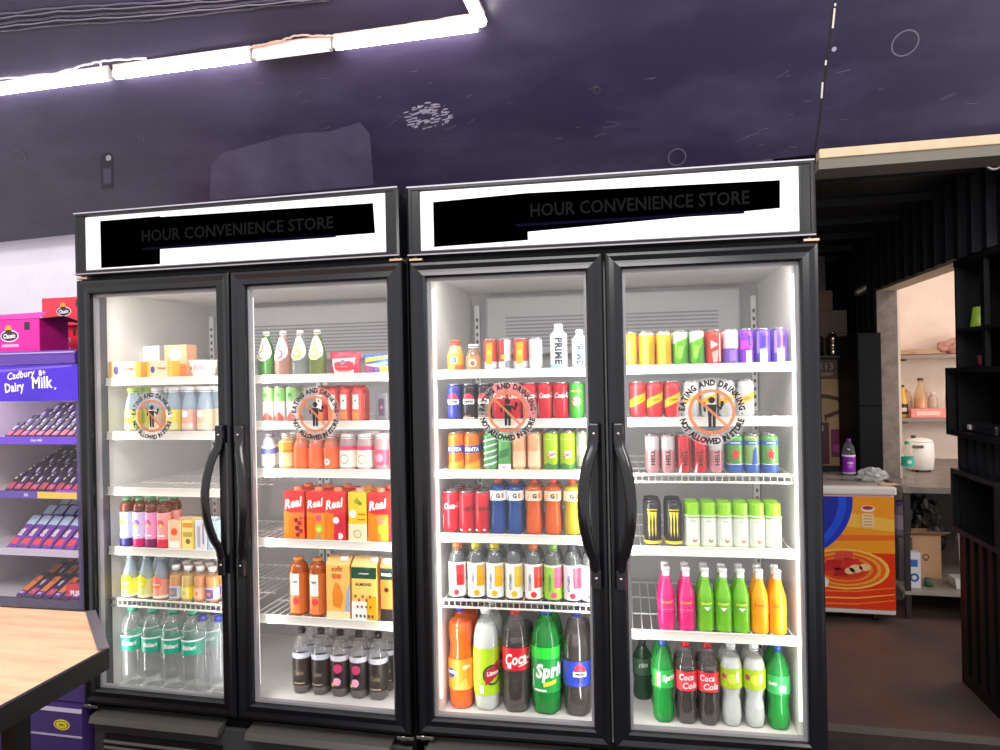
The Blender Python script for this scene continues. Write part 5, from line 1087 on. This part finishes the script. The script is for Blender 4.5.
box_at('shelf_box', 'dark brown box with pale printed figures between two cartons', 'box', 3.0, 3.30, 3.42, 3.75, 1.451, 1.60, KD, lambda mb, w, h: (decal(mb, shape('text', '113', .0, h*.6, .05), flat(0), M('#9a8c80', .6)), decal(mb, shape('rect', -.1, .04, h*.15, h*.3), flat(0), M('#8c7e72', .6))))
sh = empty('wall_shelf', (3.13, 3.34, 1.601), 0, 'small dark shelf board carrying a steel canister', 'shelf'); mb = MB(); mb.box(-.22, .22, 0, .40, 0, .016, M('#2a2220', .5)); mb.build('board', sh)
mb = MB(); mb.box(-.2, -.19, .38, .41, -.1, 0, M('#2a2220', .5)); mb.box(.19, .2, .38, .41, -.1, 0, M('#2a2220', .5)); mb.build('bracket', sh)
box_at('carton', 'dark brown carton on the shelf behind the steel canister', 'carton', 2.98, 3.31, 3.5, 3.74, 1.618, 1.95, KB, lambda mb, w, h: decal(mb, shape('rect', -.16, .16, h*.48, h*.50), flat(0), M('#3a2a20', .6)))
box_at('carton', 'small reddish-brown carton on top of the carton stack', 'carton', 3.0, 3.22, 3.52, 3.72, 1.952, 2.10, M('#7a5038', .6))
ca = empty('steel_canister', (3.19, 3.41, 1.6175), 0, 'shiny ribbed steel canister on the dark shelf', 'canister'); mb = MB(); ST = M('#b8a896', .22, 1)
mb.lathe([(.030, 0), (.034, .01), (.034, .045), (.030, .05), (.034, .055), (.034, .09), (.030, .095), (.034, .10), (.034, .135), (.024, .15), (.01, .158)], ST, 24); mb.build('canister_body', ca)
mb = MB(); mb.lathe([(.012, 0), (.014, .012), (.006, .02)], ST, 16, c=(0, 0, .156)); mb.build('knob', ca)
mb = MB(); mb.lathe([(.032, 0), (.032, .13), (.026, .14)], M('#3a3432', .3, .7), 20); o = mb.build('jar', None, (3.10, 3.42, 1.6175)); tag(o, 'dark metal jar left of the steel canister', 'jar')
mb = MB(); mb.lathe([(.03, 0), (.03, .12), (.02, .13)], M('#2c2a30', .3, .5), 20); o = mb.build('jar', None, (3.275, 3.42, 1.6175)); tag(o, 'small dark jar right of the steel canister', 'jar')
box_at('notice_board', 'pale grey-brown panel leaning high in the back corner', 'panel', 3.02, 3.235, 3.80, 3.82, 2.0, 2.40, M('#8c7c7c', .6, noise=('#5c4c48', 3, (.35, .65))))
# black wall cupboard and spotlight by the kitchen doorway
cb = empty('wall_cupboard', (3.29, 2.9, .83), 0, 'tall black cupboard on the wall beside the kitchen doorway', 'cupboard'); mb = MB(); mb.box(-.07, .075, 0, .5, 0, .92, M('#050507', .6, spec=.2), .004); mb.build('cupboard_body', cb)
mb = MB(); mb.box(-.065, .07, -.012, -.001, .01, .44, M('#060608', .6, spec=.2), .003); mb.box(-.065, .07, -.012, -.001, .45, .91, M('#060608', .6, spec=.2), .003); mb.build('door', cb)
mb = MB(); mb.box(-.05, .02, .0, .06, 0, .03, M('#4a4a52', .4), .006); o = mb.build('switch_box', None, (3.26, 2.80, .885)); tag(o, 'small grey box low on the dark cupboard', 'box'); bpy.data.objects.remove(o)
sp = empty('spotlight', tuple(atY(862, 290, 3.25)), 0, 'small grey cylinder spotlight on the corrugated wall', 'spotlight')
mb = MB(); T = Matrix.Rotation(math.radians(62), 4, 'Y'); mb.lathe([(.022, -.05), (.026, -.04), (.026, .03), (.034, .05), (.030, .05), (.022, .035)], M('#9a927c', .4, .4), 20, T=T); mb.build('lamp_head', sp)
mb = MB(); mb.box(0, 3.372-atY(862, 290, 3.25).x, -.006, .006, -.006, .006, BLACK); mb.build('bracket', sp)
# ring hook at the beam
ho = on_panel(994, 162)[0]; mb = MB()
pts = [(.03*math.cos(a), 0, .03*math.sin(a)) for a in [2*PI*i/20 for i in range(21)]]
mb.tube(pts, .006, M('#a8a09c', .35, .7), 8, Vector((0, 1, 0))); o = mb.build('ring_hook', None, tuple(atY(994, 161, .905))); tag(o, 'small metal ring hook under the cream beam', 'hook')

# ------------------------------------------------------------------ black display shelf along the right wall
KK = M('#09090c', .5, spec=.3); KI = M('#050507', .6, spec=.2); KE = M('#141419', .45, spec=.35)
su = empty('display_shelf', (3.366, 1.02, 0), 0, 'tall black wall shelf with open cubbies and vertical slats', 'shelf')
Y1 = .72; D = .2
mb = MB(); mb.box(.19, .20, 0, Y1, .0, 2.03, KI); mb.box(.0, .19, Y1-.02, Y1, 0, 2.03, KK); mb.box(0, .19, 0, .02, 0, 2.03, KK); mb.box(-.004, .19, 0, Y1, 2.0, 2.03, KE)
mb.build('carcass', su)
for z in (1.70, 1.52):
    mb = MB(); mb.box(-.004, .19, .02, Y1-.02, z-.018, z, KE); mb.build('shelf_board', su)
mb = MB(); mb.box(-.002, .02, .40, .44, 1.52, 2.0, KK)
for i in range(7): mb.box(.14, .19, .06+i*.095, .10+i*.095, 1.535, 1.68, KK)
mb.build('divider', su)
def cub(y0, y1, z0, z1, x0=-.05):
    mb = MB(); t = .022
    mb.box(x0, .15, y0, y1, z1-t, z1, KE); mb.box(x0, .15, y0, y1, z0, z0+t, KE); mb.box(x0, .15, y0, y0+t, z0+t, z1-t, KK); mb.box(x0, .15, y1-t, y1, z0+t, z1-t, KK); mb.box(.14, .15, y0+t, y1-t, z0+t, z1-t, KI); mb.build('cubby', su)
cub(.14, Y1+.05, 1.19, 1.515, -.03); cub(.26, Y1+.01, .73, 1.03, -.03)
mb = MB()
for i in range(8):
    y = .02+i*.09
    mb.box(.0, .03, y, y+.045, 1.03, 1.19, KE) if i < 8 else None
    mb.box(.0, .03, y, y+.045, .06, .73, KK)
for i in range(3): mb.box(.0, .03, .02+i*.09, .065+i*.09, .73, 1.03, KE)
mb.box(0, .03, .0, Y1, .0, .06, KK); mb.build('slats', su)
cp = empty('cup', (3.44, 1.655, 1.7005), 0, 'upturned lime green tumbler on the black shelf', 'cup'); mb = MB()
mb.lathe([(.040, 0), (.041, .004), (.030, .095), (.027, .098)], M('#a8c43c', .4, noise=('#93b030', 30, (.4, .6))), 28); mb.build('cup_body', cp)
mb = MB(); mb.lathe([(.0415, .003), (.0430, .005), (.0415, .009)], M('#8aa52c', .4), 28, closed=False); mb.build('rim', cp)
c2 = empty('cup', (3.44, 1.645, 1.5205), 0, 'tiny dark red pot on the lower ledge of the black shelf', 'pot'); mb = MB(); mb.lathe([(.014, 0), (.02, .02), (.016, .035), (.022, .05), (.019, .05), (.013, .035)], M('#7a2c34', .4), 20); mb.build('pot_body', c2)
sb = empty('power_box', (3.41, 1.50, 1.2125), 0, 'dark device with a white button in the wide cubby', 'device'); mb = MB(); mb.box(-.03, .05, -.12, .22, 0, .045, M('#24242c', .35), .008); mb.build('device_body', sb)
mb = MB(); mb.box(-.036, -.029, .12, .15, .012, .035, M('#e6e2dc', .4), .002); mb.build('button', sb)

# ------------------------------------------------------------------ kitchen behind the doorway
CT = M('#857c76', .4, noise=('#6a625e', 9, (.4, .7))); STL = M('#8a8580', .35, .6)
kc = empty('kitchen_counter', (0, 0, 0), 0, 'grey stone-topped kitchen counter with open shelf below', 'counter')
mb = MB(); mb.prism([(3.385, 2.6), (4.9, 2.6), (4.9, 4.08), (3.53, 4.08), (3.53, 2.975), (3.385, 2.975)], CT, .765, .80, 'z'); mb.build('worktop', kc)
mb = MB(); mb.prism([(3.39, 2.61), (4.9, 2.61), (4.9, 4.08), (3.53, 4.08), (3.53, 2.975), (3.39, 2.975)], M('#9c9288', .5), .15, .17, 'z'); mb.build('lower_shelf', kc)
for x, y in ((3.41, 2.63), (3.93, 2.63), (4.8, 2.63), (3.57, 3.9), (4.8, 3.9)):
    mb = MB(); mb.box(x-.014, x+.014, y-.014, y+.014, 0, .765, M('#3a3634', .4, .4)); mb.build('leg', kc)
mb = MB(); mb.box(3.53, 4.9, 4.06, 4.08, .12, .765, M('#2c2a2c', .5)); mb.box(3.53, 3.55, 3.0, 4.06, .12, .765, M('#2c2a2c', .5)); mb.build('back_panel', kc)
put_bottle(lambda r, h: mk_bottle('water_bottle', r, h, 'water', CLEAR, None, 0, '#3fc0a4', (.42, .64, '#2cc0a0'), [(W_, 'disc', 0, .53, .35)]), .035, .265, (3.45, 2.72, .8005), 'clear bottle with mint green label on the kitchen counter')
# white lidded appliance
ap = empty('electric_cooker', (3.72, 3.35, .8), 0, 'white rounded electric cooker on the kitchen counter', 'cooker'); mb = MB(); AW = M('#eeeae4', .3)
mb.lathe([(.078, .012), (.086, .02), (.092, .10), (.090, .19), (.084, .205)], AW, 32); mb.build('cooker_body', ap)
mb = MB(); mb.lathe([(.086, .203), (.080, .216), (.045, .228), (.012, .231)], AW, 32); mb.lathe([(.014, .226), (.018, .242), (.012, .247)], M('#3a3634', .4), 16, c=(-.035, 0, 0)); mb.build('lid', ap)
mb = MB(); mb.box(-.07, .0, -.092, -.082, .165, .185, M('#5c5650', .4), .003); mb.build('control_panel', ap)
for i in range(3): mb = MB(); a = i*2.1; mb.lathe([(.010, 0), (.010, .014)], BLACK, 10, c=(.06*math.cos(a), .06*math.sin(a), 0)); mb.build('foot', ap)
for k, (z, x1) in enumerate(((1.585, 4.9), (1.105, 4.45))):
    o = empty('wall_shelf', (3.6, 3.84, z), 0, ['long grey kitchen wall shelf, the upper one', 'long grey kitchen wall shelf carrying bottles, the lower one'][k], 'shelf'); mb = MB(); mb.box(0, x1-3.6, 0, .26, 0, .03, M('#8a7c72', .5), .002); mb.build('board', o)
    mb = MB()
    for x in (.2, .7): mb.box(x, x+.02, .04, .26, -.015, 0, M('#6a5e56', .5)); mb.box(x, x+.02, .235, .26, -.14, 0, M('#6a5e56', .5))
    mb.build('bracket', o)
def simple(name, x, z, r, h, prof, shell, cap, label, cat='bottle', lab=None, items=(), y=3.93, drink=None, fill=.8):
    o = mk_bottle(name, r, h, prof, shell, drink, fill, cap, lab, items); o.location = (x, y, z); o['label'] = label; o['category'] = cat
simple('sauce_bottle', 3.80, 1.1355, .035, .25, 'cone', M('#e8b03c', .3), '#2a1c18', 'yellow sauce bottle with black cap on the lower kitchen shelf', lab=(.1, .42, '#3a2420'), items=[('#e8dcc8', 'rect', -.6, .6, .18, .3)])
simple('oil_bottle', 3.925, 1.1355, .045, .30, 'longneck', clear('#f0d8b8', .3, .2), '#2a2020', 'clear oil bottle with black cap on the lower kitchen shelf', drink='#eeb878', fill=.5)
simple('glass_jar', 3.86, 1.1355, .03, .22, 'milk', clear('#f2e0cc', .3, .2), '#e6dcd2', 'pale jar between the sauce bottle and the oil bottle', 'jar', y=4.0)
simple('glass_bottle', 4.13, 1.1355, .035, .24, 'straight', clear('#e6d8cc', .5, .2), '#d8ccc0', 'frosted bottle right of the oil bottle', 'bottle')
simple('glass_bottle', 4.03, 1.1355, .035, .19, 'straight', clear('#f0dccc', .5, .2), '#e8dcd0', 'short pale bottle beside the oil bottle', 'bottle', y=3.99)
mb = MB(); mb.box(0, .40, 0, .05, 0, .07, M('#e8908a', .45), .004); decal(mb, shape('rect', .04, .2, .02, .05), flat(0), M('#f4c8b8', .5)); decal(mb, shape('rect', .24, .36, .015, .045), flat(0), M('#d86a6c', .5)); o = mb.build('pink_packet', None, (3.83, 3.845, 1.1355)); tag(o, 'long flat salmon-pink packet in front of the kitchen bottles', 'packet')
bm_ = bmesh.new(); bmesh.ops.create_icosphere(bm_, subdivisions=4, radius=1)
for v in bm_.verts:
    k = 1+.3*NZ.noise(v.co*2.1+Vector((3, 1, 0))); v.co = Vector((v.co.x*.13*k, v.co.y*.07*k, max(-.045, v.co.z*.075*k)))
mb = MB(); mb.bm(bm_, M('#c89a8c', .5, noise=('#a86c64', 14, (.4, .6))), smooth=True); o = mb.build('food_bag', None, (4.19, 3.95, 1.615+.046)); tag(o, 'pinkish crumpled food bag on the upper kitchen shelf', 'bag')
bm_ = bmesh.new(); bmesh.ops.create_icosphere(bm_, subdivisions=4, radius=1)
for v in bm_.verts:
    k = 1+.3*NZ.noise(v.co*2.4+Vector((5, 1, 0))); v.co = Vector((v.co.x*.20*k, v.co.y*.07*k, max(-.012, v.co.z*.028*k)))
mb = MB(); mb.bm(bm_, M('#b89678', .55), smooth=True); o = mb.build('wrapped_bundle', None, (3.90, 3.95, 1.615+.014)); tag(o, 'low tan wrapped bundle lying on the upper kitchen shelf', 'bundle')
# things on the low shelf of the kitchen counter
kb = empty('cardboard_box', (3.60, 2.90, .1705), .05, 'open brown cardboard box under the kitchen counter', 'box'); mb = MB(); KC = M('#c79c74', .6)
w, d, h, t = .18, .20, .28, .004
mb.box(-w/2, w/2, 0, t, 0, h, KC); mb.box(-w/2, w/2, d-t, d, 0, h, KC); mb.box(-w/2, -w/2+t, t, d-t, 0, h, KC); mb.box(w/2-t, w/2, t, d-t, 0, h, KC); mb.box(-w/2, w/2, 0, d, 0, t, KC)
decal(mb, shape('ring', .0, .14, .012, .02), flat(0), M('#6a4a34', .6)); decal(mb, shape('rect', -.012, .012, .115, .12), flat(0), M('#6a4a34', .6)); mb.build('box_body', kb)
mb = MB(); mb.add([(-w/2, 0, h), (w/2, 0, h), (w/2+.03, -.07, h+.035), (-w/2-.02, -.06, h+.03), (-w/2, 0, h-.003), (w/2, 0, h-.003), (w/2+.03, -.07, h+.032), (-w/2-.02, -.06, h+.027)], [[0, 1, 2, 3], [7, 6, 5, 4], [0, 3, 7, 4], [3, 2, 6, 7], [2, 1, 5, 6], [1, 0, 4, 5]], M('#b48860', .6)); mb.build('flap', kb)
def lump(name, loc, sx, sy, sz, mat, label, cat, seed, freq=3.0):
    b = bmesh.new(); bmesh.ops.create_icosphere(b, subdivisions=4, radius=1)
    for v in b.verts:
        k = 1+.4*NZ.noise(v.co*freq+Vector((seed, 0, 0)))+.15*NZ.noise(v.co*freq*3); v.co = Vector((v.co.x*sx*k, v.co.y*sy*k, max(-sz*.8, v.co.z*sz*k)))
    m_ = MB(); m_.bm(b, mat); o = m_.build(name, None, (loc[0], loc[1], loc[2]+sz*.8)); tag(o, label, cat)
lump('black_bag', (3.74, 3.40, .1705), .12, .11, .24, M('#1c1a1c', .25, noise=('#55524f', 16, (.45, .6))), 'crumpled black plastic bag behind the cardboard box', 'plastic bag', 3)
lump('grey_bag', (4.0, 3.22, .1705), .08, .10, .24, M('#6c6864', .3, noise=('#a8a29c', 18, (.45, .6))), 'crumpled grey plastic bag right of the cardboard box', 'plastic bag', 9)
dp = empty('dustpan', (3.755, 2.76, .1705), 0, 'white long-handled scoop under the kitchen counter', 'scoop'); mb = MB(); mb.prism([(-.05, 0), (.05, 0), (.06, .06), (-.06, .06)], AW, -.05, .06, 'y'); mb.build('pan', dp)
mb = MB(); mb.tube([(0, .0, .06), (-.005, .01, .2), (.0, .03, .34)], .009, AW); mb.build('handle', dp)
vj = put_bottle(lambda r, h: mk_bottle('plastic_bottle', r, h*.85, 'jar', clear('#a89ab0', .5, .2), None, 0, '#6a3a9c', (.2, .6, '#9a8c9c')), .04, .26, (3.455, 2.75, .1705), 'frosted jar with violet lid under the kitchen counter', 'jar'); vj.location.z = .42
box_at('stock_box', 'grey storage box under the violet-lidded jar', 'box', 3.42, 3.50, 2.82, 2.96, .1705, .448, M('#5a5452', .5)); vj.location = (3.458, 2.88, .4485)
box_at('milk_pack', 'white pack with blue marks at the left of the low shelf', 'pack', 3.425, 3.50, 2.68, 2.74, .1705, .39, M('#dfe2ea', .4), lambda mb, w, h: (decal(mb, shape('ring', 0, h*.3, .014, .026), flat(0), M('#2c5ab0', .4)), decal(mb, shape('rect', -.02, .02, h*.6, h*.8), flat(0), M('#3c6ab8', .4))))
mb = MB(); mb.lathe([(.024, 0), (.024, .045), (.02, .05)], M('#4a6a54', .4), 20); o = mb.build('tin', None, (3.56, 2.74, .1705)); tag(o, 'small green tin in front of the cardboard box', 'tin')

# ------------------------------------------------------------------ daylight, lamps, added fill lights, camera
w = bpy.data.worlds.new('World'); SC.world = w; w.use_nodes = True
bg = w.node_tree.nodes['Background']; bg.inputs[0].default_value = (1.0, .975, .985, 1); bg.inputs[1].default_value = 1.05
def area(name, loc, tgt, sx, sy, power, col=(1, 1, 1)):
    l = bpy.data.lights.new(name, 'AREA'); l.shape = 'RECTANGLE'; l.size = sx; l.size_y = sy; l.energy = power; l.color = col
    o = bpy.data.objects.new(name, l); COL.objects.link(o); o.location = loc
    d = Vector(tgt)-Vector(loc); o.rotation_euler = d.to_track_quat('-Z', 'Y').to_euler(); return o
# led strips inside the coolers
for fr in (F1, F2):
    for d in (0, 1):
        a, b = (.075, .53) if d == 0 else (.67, 1.125)
        for x, tx in ((a, a+.3), (b, b-.3)):
            area('led_light', world((x, .064, 1.14), fr), world((tx, .36, 1.14), fr), .02, 1.35, 1.35, (1, .985, .95))
        area('led_top', world(((a+b)/2, .10, 1.838), fr), world(((a+b)/2, .28, 1.2), fr), .42, .03, .6, (1, .98, .95))
area('choc_light', (-.33, .10, 1.59), (-.33, .25, 1.0), .5, .04, .8, (1, .93, 1))
area('shop_fill', (1.4, -2.4, 3.3), (1.2, .3, 1.0), 2.2, .6, 75, (1, .97, .95))  # added fill from the front, unseen and without a fixture
area('shop_fill', (3.3, -.9, 2.3), (3.1, 2.3, .4), .9, .3, 22, (1, .95, .92))  # unseen light added to brighten the freezer and the container floor
area('kitchen_lamp', (4.5, 2.6, 2.7), (4.2, 3.4, .8), 1.2, .6, 22, (1, .84, .70))
area('kitchen_fill', (5.35, 2.4, 1.4), (4.0, 3.8, .9), .9, 1.0, 22, (1, .95, .92))  # added side fill for the kitchen; no window stands here
cam = bpy.data.cameras.new('Camera'); co = bpy.data.objects.new('Camera', cam); COL.objects.link(co); SC.camera = co
cam.sensor_fit = 'HORIZONTAL'; cam.sensor_width = 36; cam.lens = F*36/1000; cam.clip_start = .02
c0, r1, d0 = ray(500, 375), ray(501, 375)-ray(500, 375), ray(500, 376)-ray(500, 375)
R = Matrix((r1.normalized(), -d0.normalized(), -c0.normalized())).transposed()
co.matrix_world = Matrix.Translation((CX, CY, CZ)) @ R.to_4x4()
vs_ = SC.view_settings; vs_.view_transform = 'Standard'; vs_.look = 'None'; vs_.gamma = 1; vs_.exposure = 0.22; vs_.use_curve_mapping = False
SC.cycles.use_denoising = True; SC.cycles.max_bounces = 10; SC.cycles.transparent_max_bounces = 40; SC.cycles.diffuse_bounces = 4; SC.cycles.glossy_bounces = 4
SC.cycles.sample_clamp_indirect = 4; SC.cycles.caustics_reflective = False; SC.cycles.caustics_refractive = False
